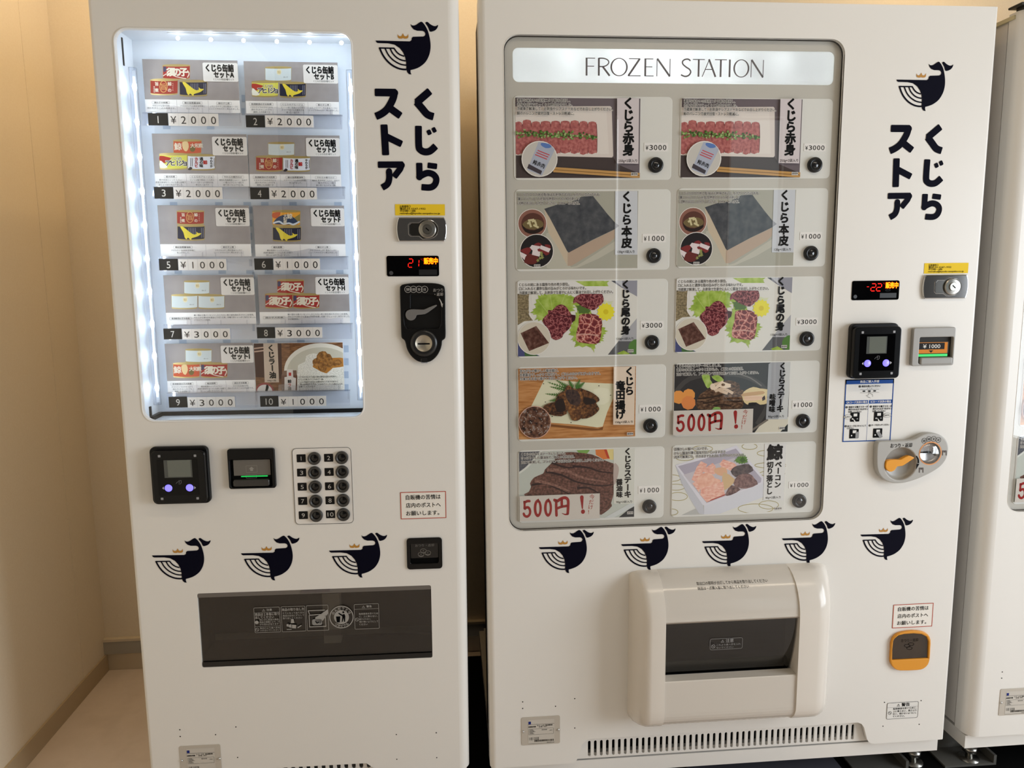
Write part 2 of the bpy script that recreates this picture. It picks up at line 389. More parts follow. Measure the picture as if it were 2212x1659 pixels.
# ten product cells: frame (tl,tr,br,bl), card (tl,tr,br,bl), price (tl,br), button (centre, radius), in photo pixels
CELLS = [
 (((1108.7, 207), (1452, 208.6), (1450, 389), (1109.7, 389)), ((1112.8, 210.6), (1384.3, 212), (1381.6, 384.4), (1113.8, 386)), (1391.5, 308.4, 1442.7, 327.4), (1415.7, 357, 16), '3000'),
 (((1469.7, 211.6), (1798.6, 212.7), (1792.5, 385.8), (1466.6, 385.8)), ((1472.8, 212.7), (1732, 215), (1725.2, 383.4), (1468.7, 384.4)), (1736.7, 310, 1783.9, 327), (1758.6, 356.7, 15.6), '3000'),
 (((1112.2, 409.5), (1449, 408), (1445, 582), (1113, 587)), ((1115.5, 412.8), (1378.6, 412), (1378.3, 579.6), (1115.8, 582.6)), (1387.8, 504.7, 1438, 523.8), (1411.4, 552.4, 15.6), '1000'),
 (((1462.8, 407), (1789, 405.5), (1781.8, 575.5), (1460.3, 579.6)), ((1465.2, 410.3), (1724.5, 410.3), (1718.3, 574), (1461.2, 577)), (1728, 501, 1775.6, 518.6), (1750.2, 547.2, 15.3), '1000'),
 (((1114.6, 606.9), (1443.4, 600.3), (1439.4, 767), (1116.3, 773.7)), ((1117, 608.5), (1377.5, 605.2), (1375, 765.5), (1118.2, 770.8)), (1383.7, 693, 1433.3, 711), (1407.5, 739.2, 15.3), '3000'),
 (((1459.5, 600.3), (1780, 596), (1772, 756.6), (1457, 764)), ((1460.3, 601.2), (1715.6, 598.7), (1710.2, 755.8), (1458.2, 761.5)), (1719.6, 686, 1766.8, 703), (1741.4, 731.4, 15.2), '3000'),
 (((1117, 793.6), (1439.4, 785.5), (1435.3, 945), (1118, 954)), ((1118.7, 796), (1375, 790.3), (1372, 942.5), (1120, 950.7)), (1381, 874.2, 1430, 892), (1404.2, 919, 15.2), '1000'),
 (((1456.3, 785.5), (1771, 777.3), (1764, 934.4), (1452.2, 942.5)), ((1457, 787), (1707.7, 781.4), (1702, 932.8), (1453.8, 940)), (1711.3, 865, 1757.4, 882.3), (1733, 908.8, 14.8), '1000'),
 (((1118.7, 973.6), (1435.3, 963), (1432.9, 1118.5), (1119.5, 1129.9)), ((1120.3, 975.2), (1371, 968.7), (1371, 1116.8), (1122, 1126)), (1379, 1049.3, 1426.7, 1066.7), (1401.8, 1093.2, 14.8), '1000'),
 (((1451.4, 962), (1762.3, 952.2), (1756.6, 1106.8), (1449, 1116.6)), ((1453, 962.8), (1699.6, 958), (1694, 1105.2), (1450.6, 1114.2)), (1704, 1039.3, 1749, 1054.8), (1725.2, 1081.1, 14.5), '1000'),
]
def vent(root, x0, x1, z0, z1, sx, n, sw, sz1, sz0, m, y=.014):
    mb = MB(); cs = [rr(x0, x1, z0, z1)]
    for i in range(n):
        x = sx[0]+(sx[1]-sx[0])*i/(n-1); cs.append(rr(x-sw/2, x+sw/2, sz0, sz1, sw*.49, 3))
    mb.shape(cs, y, .004, m); mb.build('vent_grille', root)
    MB().box(x0, x1, y+.03, y+.034, z0, z1, VOID).build('vent_cavity', root)

def frozen_machine(fr, label, r=.028, inset=0.0):
    root = thing('vending_machine', label, 'vending machine', fr, (.55, 0, 0), None)
    w = 1.10
    if inset:
        MB().box(.003, w-.003, .056, .19, DZB+.004, DZT-.012, M('dark_flange', (70, 67, 64), .5)).build('cabinet_flange', root)
        MB().box(inset, w-.003, .19, .74, DZB+.004, DZT-.012, BODY).build('cabinet', root)
    else: MB().box(.003, w-.003, .056, .74, DZB+.004, DZT-.012, BODY).build('cabinet', root)
    MB().box(.006, w-.006, .0501, .056, DZB+.004, DZT-.02, BLACK).build('door_gasket', root)
    mb = MB()
    c0, c1, cz = CUT; cr = .02
    rr_ = .006; outer = [(r, DZB), (c0-.022, DZB)]+[(c0-.022+.02*math.sin(t), DZB+.02-.02*math.cos(t)) for t in (.4, .8, 1.2)]+[(c0+.006, cz-.014), (c0+.012, cz-.005), (c0+.022, cz)]
    outer += [(c1-.022, cz), (c1-.012, cz-.005), (c1-.006, cz-.014)]+[(c1+.022-.02*math.sin(t), DZB+.02-.02*math.cos(t)) for t in (1.2, .8, .4)]+[(c1+.022, DZB), (w-rr_, DZB), (w-rr_, DZT), (r, DZT)]
    hole = rr(*WINB, .030, 8)
    mb.shape([outer, hole], 0, .010, PAINT)
    round_edge(mb, 0, 1, r, DZB, DZT, PAINT); round_edge(mb, w, -1, rr_, DZB, DZT, PAINT)
    mb.box(r, w-rr_, .010, .05, DZT-.02, DZT, PAINT); mb.box(r, c0-.03, .010, .05, DZB, DZB+.015, PAINT); mb.box(c1+.03, w-rr_, .010, .05, DZB, DZB+.015, PAINT)
    mb.build('door', root)
    mb = MB(); ring(mb, rr(*grow(WINB, .0011), .031, 8), hole, -.0006, .004, PAINT, .0006); mb.build('window_trim', root)
    mb = MB(); ring(mb, hole, rr(*grow(WINB, -.0019), .0285, 8), .0078, .0022, M('window_gap_shade', (52, 47, 40), .6)); mb.build('window_gap_shade', root)  # dark ring painted in for the shade in the gap round the pane
    panel = MB()
    panel.shape([rr(*grow(WINB, .008), .03, 6), rr(*HEAD, .012, 5)], .0128, .0035, GREYP)
    ring(panel, rr(*grow(WINB, .008), .035, 8), rr(*grow(WINB, .0004), .030, 8), .0101, .0027, GREYP)
    pn = panel.build('product_panel', root)
    s1 = Sf(FR, .0125)
    for k, (cf, cc, pr, bt, tx) in enumerate(CELLS):
        b = s1.Q(*cf); cb = s1.Q(*cc)
        mb = MB(); mb.shape([rr(*b, .010, 5)], .0118, .0014, GREYC, .0006, 1); mb.build('cell_frame', pn)
        cx, cz2 = s1.P(bt[0], bt[1]); rad = bt[2]*s1.k(bt[0], bt[1])
        mb = MB()
        mb.lathe(cx, cz2, [(0, .0065), (rad*.42, .0065), (rad*.5, .0085), (rad*.56, .0055), (rad*.62, .0046), (rad*.9, .0046), (rad, .007), (rad, .012)], M('button_black', (14, 13, 12), 0.3, spec=.35), 32)
        bo = mb.build('select_button', root)
        MB().lathe(cx, cz2, [(0, .0052), (rad*.25, .0054), (rad*.42, .0067)], M('button_lens', (22, 20, 22), 0.08, spec=0.8), 20).build('lens', bo)
    # lit header: diffusing sheet with lamps in the box behind it
    hb = MB(); hb.shape([rr(*grow(HEAD, .002), .013, 5)], .0138, .0025, diffuser('header_sheet', (240, 242, 242)))
    hd = hb.build('header_sign', root)
    bx = MB(); g = grow(HEAD, .004)
    for q in ((g[0], g[0]+.003, g[2], g[3]), (g[1]-.003, g[1], g[2], g[3]), (g[0], g[1], g[2], g[2]+.003), (g[0], g[1], g[3]-.003, g[3])): bx.box(q[0], q[1], .0165, .0535, q[2], q[3], M('lamp_box', (235, 235, 235), 0.7))
    bx.box(g[0], g[1], .0535, .0555, g[2], g[3], M('lamp_box', (235, 235, 235), 0.7)); bx.build('lamp_box', hd)
    for k in range(5):
        l = bpy.data.lights.new('header_lamp', 'POINT'); l.energy = 1.25; l.color = (.93, .98, 1); l.shadow_soft_size = .006
        lo = bpy.data.objects.new('header_lamp', l); COL.objects.link(lo)
        lo.matrix_world = fr.M @ Matrix.Translation((HEAD[0]+(HEAD[1]-HEAD[0])*(.17+.165*k), .047, HEAD[2]*.35+HEAD[3]*.65))
    MB().flat(rr(*grow(WINB, -.0002), .03, 8), .0035, GLASS).build('window_glass', root)
    mb = MB(); mb.box(.005, w-.004, .016, .70, PZB, DZB-.005, PAINT); mb.box(.02, w-.02, .03, .70, DZB-.005, DZB+.004, PAINT); mb.build('plinth', root)
    vent(root, c0-.03, c1+.03, DZB+.0005, cz+.01, (SL0[0], SL1[0]), 46, .0066, SLZ[0], SLZ[1], PAINT)
    for x in (.06, 1.072): foot(root, x, .07, PZB)
    for x in (.06, 1.072): foot(root, x, .64, PZB)
    return root

# ------------------------------------------------------------------ printed marks
WH_BODY = [(118, 330), (395, 333), (408, 324), (411, 306), (422, 297), (505, 294), (518, 287), (523, 272), (515, 257), (500, 251), (455, 250), (428, 240), (411, 221), (403, 198), (415, 209), (432, 211), (448, 205), (466, 193), (484, 182), (492, 180), (500, 183), (520, 206), (540, 243), (554, 290), (562, 345), (560, 395), (546, 445), (515, 495), (470, 530), (430, 547), (394, 556), (393, 572), (400, 591), (380, 588), (366, 572), (360, 550), (360, 500), (354, 460), (338, 420), (310, 385), (270, 360), (220, 351), (135, 349), (124, 343)]
WH_FLUKE = [(525, 190), (535, 181), (545, 183), (565, 199), (590, 211), (610, 212), (627, 203), (621, 225), (605, 243), (583, 253), (559, 254), (546, 222)]
WH_LINES = [([(147, 383), (168, 432), (198, 477), (240, 516), (290, 542), (330, 551), (360, 552)], 14), ([(193, 390), (216, 437), (252, 477), (300, 506), (335, 516), (360, 518)], 11),
            ([(234, 390), (253, 428), (285, 460), (320, 478), (357, 485)], 11), ([(265, 388), (285, 416), (312, 437), (346, 449)], 11), ([(145, 387), (268, 388)], 11)]
CROWN = [(297, 277), (304, 290), (318, 296), (331, 290), (340, 271), (349, 290), (362, 296), (376, 290), (384, 275), (384, 300), (377, 310), (360, 313), (346, 312), (340, 305), (334, 312), (318, 313), (304, 309), (298, 298)]
_i, _j = WH_BODY.index((500, 183)), WH_BODY.index((394, 556))
WH_BODY = WH_BODY[:_i]+smooth(WH_BODY[_i:_j+1], 4, False)+WH_BODY[_j+1:]
def whale(root, fr, b, f, label, d=-.0007):
    s = Sf(fr, d); B, F = s.P(*b), s.P(*f)
    tv = (509, 127); a = math.atan2(F[1]-B[1], F[0]-B[0])-math.atan2(tv[1], tv[0]); k = math.hypot(F[0]-B[0], F[1]-B[1])/math.hypot(*tv)
    def T(p):
        x, z = (p[0]-118)*k, (330-p[1])*k
        return (B[0]+x*math.cos(a)-z*math.sin(a), B[1]+x*math.sin(a)+z*math.cos(a))
    mb = MB()
    mb.shape([[T(p) for p in WH_BODY]], d, 0, NAVY); mb.shape([[T(p) for p in smooth(WH_FLUKE, 3)]], d, 0, NAVY)
    for n_, (pts, w) in enumerate(WH_LINES): mb.flat([T(p) for p in ribbon(smooth(pts, 3, False) if len(pts) > 2 else pts, w)], d-1e-5*(n_+1), NAVY)
    o = mb.build('whale_decal', root); tag(o, label)
    MB().shape([[T(p) for p in CROWN]], d, 0, GOLD).build('crown', o)
LETTERS = [([(574, 734), (458, 830)], 62), ([(458, 824), (505, 878), (548, 925), (600, 943)], 62), ([(470, 1018), (469, 1180), (484, 1216), (520, 1232), (565, 1224), (614, 1182)], 58), ([(550, 1052), (568, 1090)], 36), ([(592, 1032), (612, 1070)], 34),
           ([(540, 1342), (622, 1352)], 48), ([(470, 1322), (470, 1440)], 54), ([(455, 1446), (500, 1420), (545, 1406), (590, 1420), (613, 1455), (600, 1502), (560, 1527), (484, 1524)], 54),
           ([(110, 752), (290, 752)], 62), ([(276, 735), (262, 800), (215, 880), (165, 922), (112, 946)], 60), ([(240, 882), (322, 940)], 60), ([(180, 1010), (187, 1262)], 60), ([(195, 1108), (326, 1170)], 56),
           ([(118, 1340), (335, 1338)], 54), ([(322, 1335), (308, 1372), (252, 1442)], 52), ([(211, 1392), (212, 1450), (195, 1500), (148, 1530)], 54)]
def lettering(root, fr, p0, p1, d=-.0007):
    """two upright columns of heavy rounded kana; p0, p1 = photo position of the top left and the bottom right corner"""
    s = Sf(fr, d); A, B = s.P(*p0), s.P(*p1); q0, q1 = (110, 722), (640, 1550)
    kx, kz = (B[0]-A[0])/(q1[0]-q0[0]), (B[1]-A[1])/(q0[1]-q1[1])
    T = lambda p: (A[0]+(p[0]-q0[0])*kx, A[1]-(p[1]-q0[1])*abs(kz))
    mb = MB()
    def rnd(pts, r=9):
        o = []
        n = len(pts)
        for i, p in enumerate(pts):
            a, b = pts[i-1], pts[(i+1) % n]
            la, lb = math.hypot(a[0]-p[0], a[1]-p[1]), math.hypot(b[0]-p[0], b[1]-p[1])
            if min(la, lb) < 2: continue
            ra, rb = min(r, la*.45), min(r, lb*.45)
            q, w = (p[0]+(a[0]-p[0])*ra/la, p[1]+(a[1]-p[1])*ra/la), (p[0]+(b[0]-p[0])*rb/lb, p[1]+(b[1]-p[1])*rb/lb)
            o += [q, ((q[0]+w[0]+2*p[0])/4, (q[1]+w[1]+2*p[1])/4), w]
        return o
    for n_, (pts, w) in enumerate(LETTERS):
        q = smooth(pts, 4, False) if len(pts) > 3 else pts
        mb.flat([T(p) for p in rnd(ribbon(q, w))], d-n_*1e-5, NAVY)
    for x, y, q in ((473, 826, 31), (275, 754, 31), (469, 1440, 28), (318, 1343, 29), (212, 1394, 26)): mb.flat([T(p) for p in circ(x, y, q, 20)], d-2.2e-4, NAVY)
    mb.build('store_lettering', root)
def frame_line(mb, b, r, w, d, m, n=4):
    mb.shape([rr(*b, r, n), rr(b[0]+w, b[1]-w, b[2]+w, b[3]-w, max(r-w, 0), n)], d, 0, m)
def tri_sign(mb, cx, cz, s, d, m):
    mb.shape([[(cx-s, cz-s*.8), (cx+s, cz-s*.8), (cx, cz+s*.9)], [(cx-s*.72, cz-s*.64), (cx+s*.72, cz-s*.64), (cx, cz+s*.6)]], d, 0, m)
    mb.flat(rr(cx-s*.07, cx+s*.07, cz-s*.25, cz+s*.35), d, m); mb.flat(circ(cx, cz-s*.45, s*.1, 8), d, m)
def no_sign(mb, cx, cz, r, d, m):
    mb.shape([circ(cx, cz, r, 20), circ(cx, cz, r*.8, 20)], d, 0, m); mb.flat(ribbon([(cx-r*.62, cz+r*.62), (cx+r*.62, cz-r*.62)], r*.2), d, m)

def yellow_sticker(root, s, q):
    b = s.Q(*q); d = s.d; mb = MB().flat(rr(*b), d, YEL); w, h = b[1]-b[0], b[3]-b[2]; o = mb.build('contact_sticker', root); tag(o, 'yellow contact sticker above the lock')
    t = MB()
    for i, (tx, a) in enumerate((('お客様窓口', .31), ('電話:03-5547-1932', .61), ('平日9時～18時', .41), ('renraku@kyodo-senpaku.co.jp', .9))):
        t.text(tx, b[0]+.095*w, b[0]+a*w, b[3]-h*(.2+.2*i), h*.22, d-.0003, INK, .012)
    t.build('sticker_text', o)
def notice(root, s, q):
    b = s.Q(*q); d = s.d; w, h = b[1]-b[0], b[3]-b[2]
    mb = MB().flat(rr(*b), d, M('notice_paper', (236, 230, 220), 0.6)); o = mb.build('notice_sticker', root); tag(o, 'red framed notice with three lines of writing')
    t = MB(); frame_line(t, b, .0008, .0016, d-.0003, M('notice_red', (186, 84, 66), 0.6)); t.build('red_frame', o)
    t = MB()
    for i, (tx, a) in enumerate((('自販機の苦情は', .88), ('店内のポストへ', .88), ('お願いします。', .845))): t.text(tx, b[0]+.12*w, b[0]+a*w, b[3]-h*(.2+.295*i), h*.19, d-.0003, INK, .014)
    t.build('notice_text', o)
def nameplate(root, fr, b, d=-.0012):
    m = M('plate_metal', (190, 181, 168), 0.4); w, h = b[1]-b[0], b[3]-b[2]
    mb = MB(); mb.shape([rr(*b, .004, 4)], d, .0014, m, .0003, 1); o = mb.build('rating_plate', root)
    t = MB(); e = d-.0003
    P = lambda u, v: (b[0]+u*w, b[3]-v*h)
    t.flat([P(.17, .1), P(.85, .1), P(.85, .95), P(.17, .95)], e, M('plate_label', (200, 193, 182), 0.5))
    e -= .0002
    t.flat([P(.18, .155), P(.245, .155), P(.245, .25), P(.18, .25)], e, M('plate_blue', (34, 46, 120), 0.5))
    x = lambda u: b[0]+u*w
    t.flat(rr(x(.17), x(.85), b[3]-.268*h, b[3]-.26*h), e, INK)
    t.text('自動販売機', x(.18), x(.37), b[3]-.345*h, h*.055, e, INK, .02); t.text('形式  台数', x(.4), x(.6), b[3]-.31*h, h*.045, e, INK); t.text('商品自動販売機', x(.62), x(.8), b[3]-.31*h, h*.05, e, INK, .02); t.text('定格 100V', x(.45), x(.66), b[3]-.36*h, h*.05, e, INK, .01)
    frame_line(t, (x(.19), x(.83), b[3]-.63*h, b[3]-.42*h), .001, .0004, e, INK)
    for i in range(5): t.text('定格消費電力', x(.21), x(.3+.03*(i % 3)), b[3]-(.45+.036*i)*h, h*.035, e, INK)
    t.text('電熱装置', x(.52), x(.66), b[3]-.47*h, h*.04, e, INK); t.text('100V', x(.72), x(.8), b[3]-.5*h, h*.04, e, INK)
    for i in range(3): t.text('冷媒 内容積', x(.19), x(.45), b[3]-(.74+.035*i)*h, h*.034, e, INK)
    rnd = random.Random(3); u = .33
    while u < .82:
        ww = rnd.choice((.006, .01, .014)); t.flat(rr(x(u), x(u+ww), b[3]-.89*h, b[3]-.82*h), e, INK); u += ww+rnd.choice((.006, .01))
    t.text('B2200113', x(.66), x(.84), b[3]-.925*h, h*.04, e, INK)
    t.flat(rr(x(.17), x(.85), b[3]-.952*h, b[3]-.946*h), e, INK)
    t.build('plate_text', o)
    for u in (.04, .955):
        MB().lathe(x(u), b[3]-.5*h, [(0, d-.003), (.0018, d-.0026), (.003, d-.0008), (.003, d)], CHROME, 14).build('screw', o)
def holes(root, fr, pts, d=-.0004):
    s = Sf(fr, d)
    for p in pts:
        x, z = s.P(*p); MB().flat(circ(x, z, .0014, 10), d, VOID).build('screw_hole', root)
def lock(root, s, x0, x1, y0, y1, cx, cy):
    """chrome lock: plate with bowed ends, pull recess and a key cylinder; a,b in zoom units"""
    b = s.B(x0, y0, x1, y1); w, h = b[1]-b[0], b[3]-b[2]; zc = (b[2]+b[3])/2
    def plate(g):
        L, R, T, Bm = b[0]+g, b[1]-g, b[3]-g, b[2]+g; bow = .085*w
        a = [(R-bow+bow*math.cos(t), zc+(T-zc)*math.sin(t)/math.sin(1.15)) for t in [-1.15+2.3*i/12 for i in range(13)]]
        c = [(L+bow-bow*math.cos(t), zc-(T-zc)*math.sin(t)/math.sin(1.15)) for t in [-1.15+2.3*i/12 for i in range(13)]]
        return a+c
    mb = MB(); mb.shape([plate(0)], -.006, .006, CHROME, .0022, 3); o = mb.build('lock_plate', root); tag(o, 'chrome lock plate')
    c = s.P(cx, cy); c = (c[0], zc+.0*h); k = s.k(x0, y0)
    rc = .21*w if False else .172*w
    mb = MB(); pts = [(c[0]-rc*1.95, zc-h*.29), (c[0]-rc*1.0, zc-h*.29), (c[0]-rc*.55, zc-rc*1.16)]+[(c[0]+rc*1.32*math.cos(t), zc+rc*1.12*math.sin(t)) for t in [-1.7+3.4*i/14 for i in range(15)]]+[(c[0]-rc*.55, zc+rc*1.16), (c[0]-rc*1.0, zc+h*.29), (c[0]-rc*1.95, zc+h*.29), (c[0]-rc*2.2, zc+h*.2), (c[0]-rc*2.2, zc-h*.2)]
    cen = (sum(p[0] for p in pts)/len(pts), zc); inn = [(cen[0]+(p[0]-cen[0])*.93, cen[1]+(p[1]-cen[1])*.9) for p in pts]
    mb.shape([pts, inn], -.0068, .0012, CHROME, .0004, 1); mb.flat(inn, -.0062, M('chrome_dark', (120, 118, 114), 0.15, 1.0)); mb.build('pull_recess', o)
    mb = MB(); mb.lathe(c[0], zc, [(0, -.0145), (rc*.5, -.0145), (rc*.52, -.0118), (rc*.58, -.012), (rc*.9, -.011), (rc, -.0095), (rc, -.005)], STEEL, 32, False)
    mb.flat(ribbon([(c[0]-rc*.18, zc+rc*.16), (c[0]+rc*.18, zc-rc*.16)], rc*.12), -.0147, VOID); mb.build('key_cylinder', o)
SEG = {'0': 'abcdef', '1': 'bc', '2': 'abged', '-': 'g'}
def seg7(mb, ch, x0, x1, z0, z1, d, m):
    w = (x1-x0)*.16; zm = (z0+z1)/2; sk = (x1-x0)*.12
    S = {'a': [(x0+sk, z1), (x1+sk, z1)], 'b': [(x1+sk, z1), (x1+sk/2, zm)], 'c': [(x1+sk/2, zm), (x1, z0)], 'd': [(x0, z0), (x1, z0)], 'e': [(x0+sk/2, zm), (x0, z0)], 'f': [(x0+sk, z1), (x0+sk/2, zm)], 'g': [(x0+sk/2, zm), (x1+sk/2, zm)]}
    for q in SEG[ch]:
        (ax, az), (bx, bz) = S[q]; t = .14
        mb.flat(ribbon([(ax+(bx-ax)*t, az+(bz-az)*t), (bx-(bx-ax)*t, bz-(bz-az)*t)], w), d, m)
def display(root, s, b, digits, unit, st, dot, grey, pill):
    """b,(digit boxes),... in zoom units"""
    q = s.B(*b); d = s.d
    mb = MB(); mb.shape([rr(*q, .004, 4)], -.0015, .002, GLOSSB, .0005, 1); o = mb.build('status_display', root); tag(o, 'black display with red glowing figures')
    f = s.at(-.0018)
    t = MB()
    for ch, bx in digits: z = f.B(*bx); seg7(t, ch, z[0], z[1], z[2], z[3], -.0018, M('led_red', (255, 28, 18), 0.5, emit=1.6))
    z = f.B(*unit); t.text('℃', z[0], z[1], (z[2]+z[3])/2, (z[3]-z[2])*1.1, -.0018, M('led_red_dim', (150, 14, 12), 0.5, emit=.7))
    t.build('temperature', o)
    z = f.B(*st); t = MB(); hh = (z[3]-z[2])*1.08
    t.text('販売中', z[0], z[1], (z[2]+z[3])/2, hh, -.0018, M('led_amber', (255, 132, 8), 0.5, emit=2.2), .03, M('led_red_glow', (255, 36, 6), .5, emit=1.0), .055); t.build('status_word', o)
    t = MB(); c = f.P(dot[0], dot[1]); t.flat(circ(c[0], c[1], dot[2]*f.k(dot[0], dot[1]), 20), -.0018, M('sensor_grey', (62, 63, 66), 0.4)); t.build('sensor', o)
    t = MB(); t.flat(rr(*f.B(*grey)), -.0018, M('display_grey', (22, 23, 25), 0.4)); z = f.B(*pill); frame_line(t, z, .001, .0004, -.0018, M('display_grey', (22, 23, 25), 0.4)); t.build('display_mask', o)

# ------------------------------------------------------------------ product cards: printed pictures in thin sheets
PAPER = M('card_paper', (240, 236, 230), 0.5)
class Card:
    """a sheet in a machine; pictures are laid down in printed layers measured on zoom (x0,y0,scale)"""
    def __init__(c, name, label, group, fr, box, d, z, r=.006, base=PAPER, src=FR):
        c.fr, c.d, c.b = fr, d, box; c.x0, c.x1, c.z0, c.z1 = box
        c.s = Sf(src, d, *z)
        c.root = thing(name, label, 'product card', fr, ((c.x0+c.x1)/2, d, c.z0), group)
        c.n = 0; c.pic = MB(); c.pic.shape([rr(*box, r, 4)], d, .0005, base); c.pic.build('sheet', c.root)
        c.pic = MB(); c.ttl = MB(); c.cap = MB(); c.r = r
        c.lim = (box[0]+.0006, box[1]-.0006, box[2]+.0006, box[3]-.0006)
    def lay(c): c.n += 1; return c.d-.0001-.00002*c.n
    def clip(c, pts):
        for ax, v, sg in ((0, c.lim[0], 1), (0, c.lim[1], -1), (1, c.lim[2], 1), (1, c.lim[3], -1)):
            o = []
            for i in range(len(pts)):
                p, q = pts[i-1], pts[i]; a, b = (p[ax]-v)*sg, (q[ax]-v)*sg
                if (a >= 0) != (b >= 0): t = a/(a-b); o.append((p[0]+(q[0]-p[0])*t, p[1]+(q[1]-p[1])*t))
                if b >= 0: o.append(q)
            pts = o
            if not pts: break
        return pts
    def poly(c, pts, m, sm=0, mb=None):
        """polygon in zoom units"""
        if sm: pts = smooth(pts, sm)
        q = c.clip(c.s.L(pts))
        if len(q) > 2: (mb or c.pic).shape([q], c.lay(), 0, m)
        return c
    def disc(c, a, b, r, m, rz=None, n=28): return c.poly(circ(a, b, r, n, rz), m)
    def line(c, pts, w, m, sm=0, w2=None): return c.poly(ribbon(smooth(pts, sm, False) if sm else pts, w, w2), m)
    def U(c, u, v): return (c.x0+u*(c.x1-c.x0), c.z1-v*(c.z1-c.z0))
    def ubox(c, u0, v0, u1, v1): a, b = c.U(u0, v0), c.U(u1, v1); return (a[0], b[0], b[1], a[1])
    def caption(c, lines, x0, h=40, halo=WHITE):
        d = c.lay()-.0002
        for tx, y, xe in lines:
            p, q = c.s.P(x0, y), c.s.P(xe, y); c.cap.text(tx, p[0], q[0], (p[1]+q[1])/2, h*c.s.k(x0, y), d, INK, .009, halo, .085)
    def title(c, st, x, ys, size, m=INK, off=.048, dx=0):
        d = c.lay()-.0003
        for i, (ch, y) in enumerate(zip(st, ys)):
            p = c.s.P(x+dx*i, y); c.ttl.vtext(ch, p[0], [p[1]], size*c.s.k(x, y), d, m, off)
    def small(c, tx, x0, x1, y, h, m=INK, mb=None, off=0):
        p, q = c.s.P(x0, y), c.s.P(x1, y); (mb or c.ttl).text(tx, p[0], q[0], (p[1]+q[1])/2, h*c.s.k(x0, y), c.lay()-.0003, m, off)
    def eg(c, x0, x1, y, h=34):
        p, q = c.s.P(x0, y), c.s.P(x1, y); k = c.s.k(x0, y); z = (p[1]+q[1])/2
        c.cap.flat(rr(p[0]-4*k, q[0]+4*k, z-h*.62*k, z+h*.62*k), c.lay()-.0002, WHITE); c.cap.text('調理例', p[0], q[0], z, h*k, c.lay()-.0003, INK, .01)
    def done(c):
        if c.pic.f: c.pic.build('picture', c.root)
        if c.ttl.f: c.ttl.build('title', c.root)
        if c.cap.f: c.cap.build('caption', c.root)
        return c.root
def star(cx, cy, r, n, k=.72, rot=0):
    return [(cx+(r if i % 2 == 0 else r*k)*math.cos(rot+math.pi*i/n), cy+(r if i % 2 == 0 else r*k)*math.sin(rot+math.pi*i/n)) for i in range(2*n)]
def serr(pts, amp=.12, n=3):
    """toothed leaf edge"""
    o = []; cx = sum(p[0] for p in pts)/len(pts); cy = sum(p[1] for p in pts)/len(pts)
    for i in range(len(pts)):
        a, b = pts[i], pts[(i+1) % len(pts)]
        for j in range(n):
            t = j/n; p = (a[0]+(b[0]-a[0])*t, a[1]+(b[1]-a[1])*t); o.append(p)
            t += .5/n; p = (a[0]+(b[0]-a[0])*t, a[1]+(b[1]-a[1])*t); o.append((p[0]+(cx-p[0])*amp, p[1]+(cy-p[1])*amp))
    return o
MARB = mott('marbled_meat', [(182, 118, 118), (128, 56, 60), (100, 40, 48), (88, 32, 40)], 115, .5, 'vor')
MARB2 = mott('marbled_meat_pale', [(222, 172, 158), (168, 84, 78), (132, 58, 58), (110, 44, 48)], 78, .5, 'vor')
MEATR = mott('red_meat', [(150, 82, 82), (178, 104, 100), (196, 128, 122)], 160, .5)
STEAK = mott('seared_meat', [(58, 38, 34), (100, 66, 56), (132, 92, 80)], 190, .5, detail=8)
STEAK2 = mott('grilled_meat', [(44, 32, 24), (92, 66, 48), (138, 108, 82)], 120, .5, detail=7, stretch=(1, 1, 2.2))
FRIED = mott('fried_meat', [(44, 32, 26), (86, 58, 40), (130, 86, 52)], 210, .6, detail=8)
SLATE = mott('whale_skin', [(64, 66, 72), (78, 80, 84), (94, 95, 97)], 60, .5, detail=8)
WOOD = mott('table_wood', [(166, 110, 62), (190, 134, 82), (204, 152, 100)], 22, .5, stretch=(1, 1, 9))
PINK = mott('bacon_pink', [(224, 156, 138), (234, 180, 162), (242, 206, 188)], 110, .5, stretch=(1, 1, 2))
LEAF = mott('shiso_leaf', [(128, 156, 52), (158, 184, 76), (184, 202, 110)], 55, .5)
LEAFD = M('dark_leaf', (84, 112, 50), .6); HERB = M('herb_green', (74, 118, 52), .6)
GRAYBG = M('photo_grey', (132, 122, 124), .6)
def G(name, c): return M(name, c, .6)
Z1 = (1080, 60, 4.88); Z3 = (1100, 390, 6.1444); Z5 = (1100, 580, 6.1444); Z7 = (1100, 770, 6.1444); Z8 = (1440, 770, 6.1444); Z9 = (1100, 950, 6.1444); Z10 = (1440, 940, 6.1444)
CD = .0112; GRP = 'product cards in the freezer machine window'
def cbox(i): return Sf(FR, CD).Q(*CELLS[i][1])

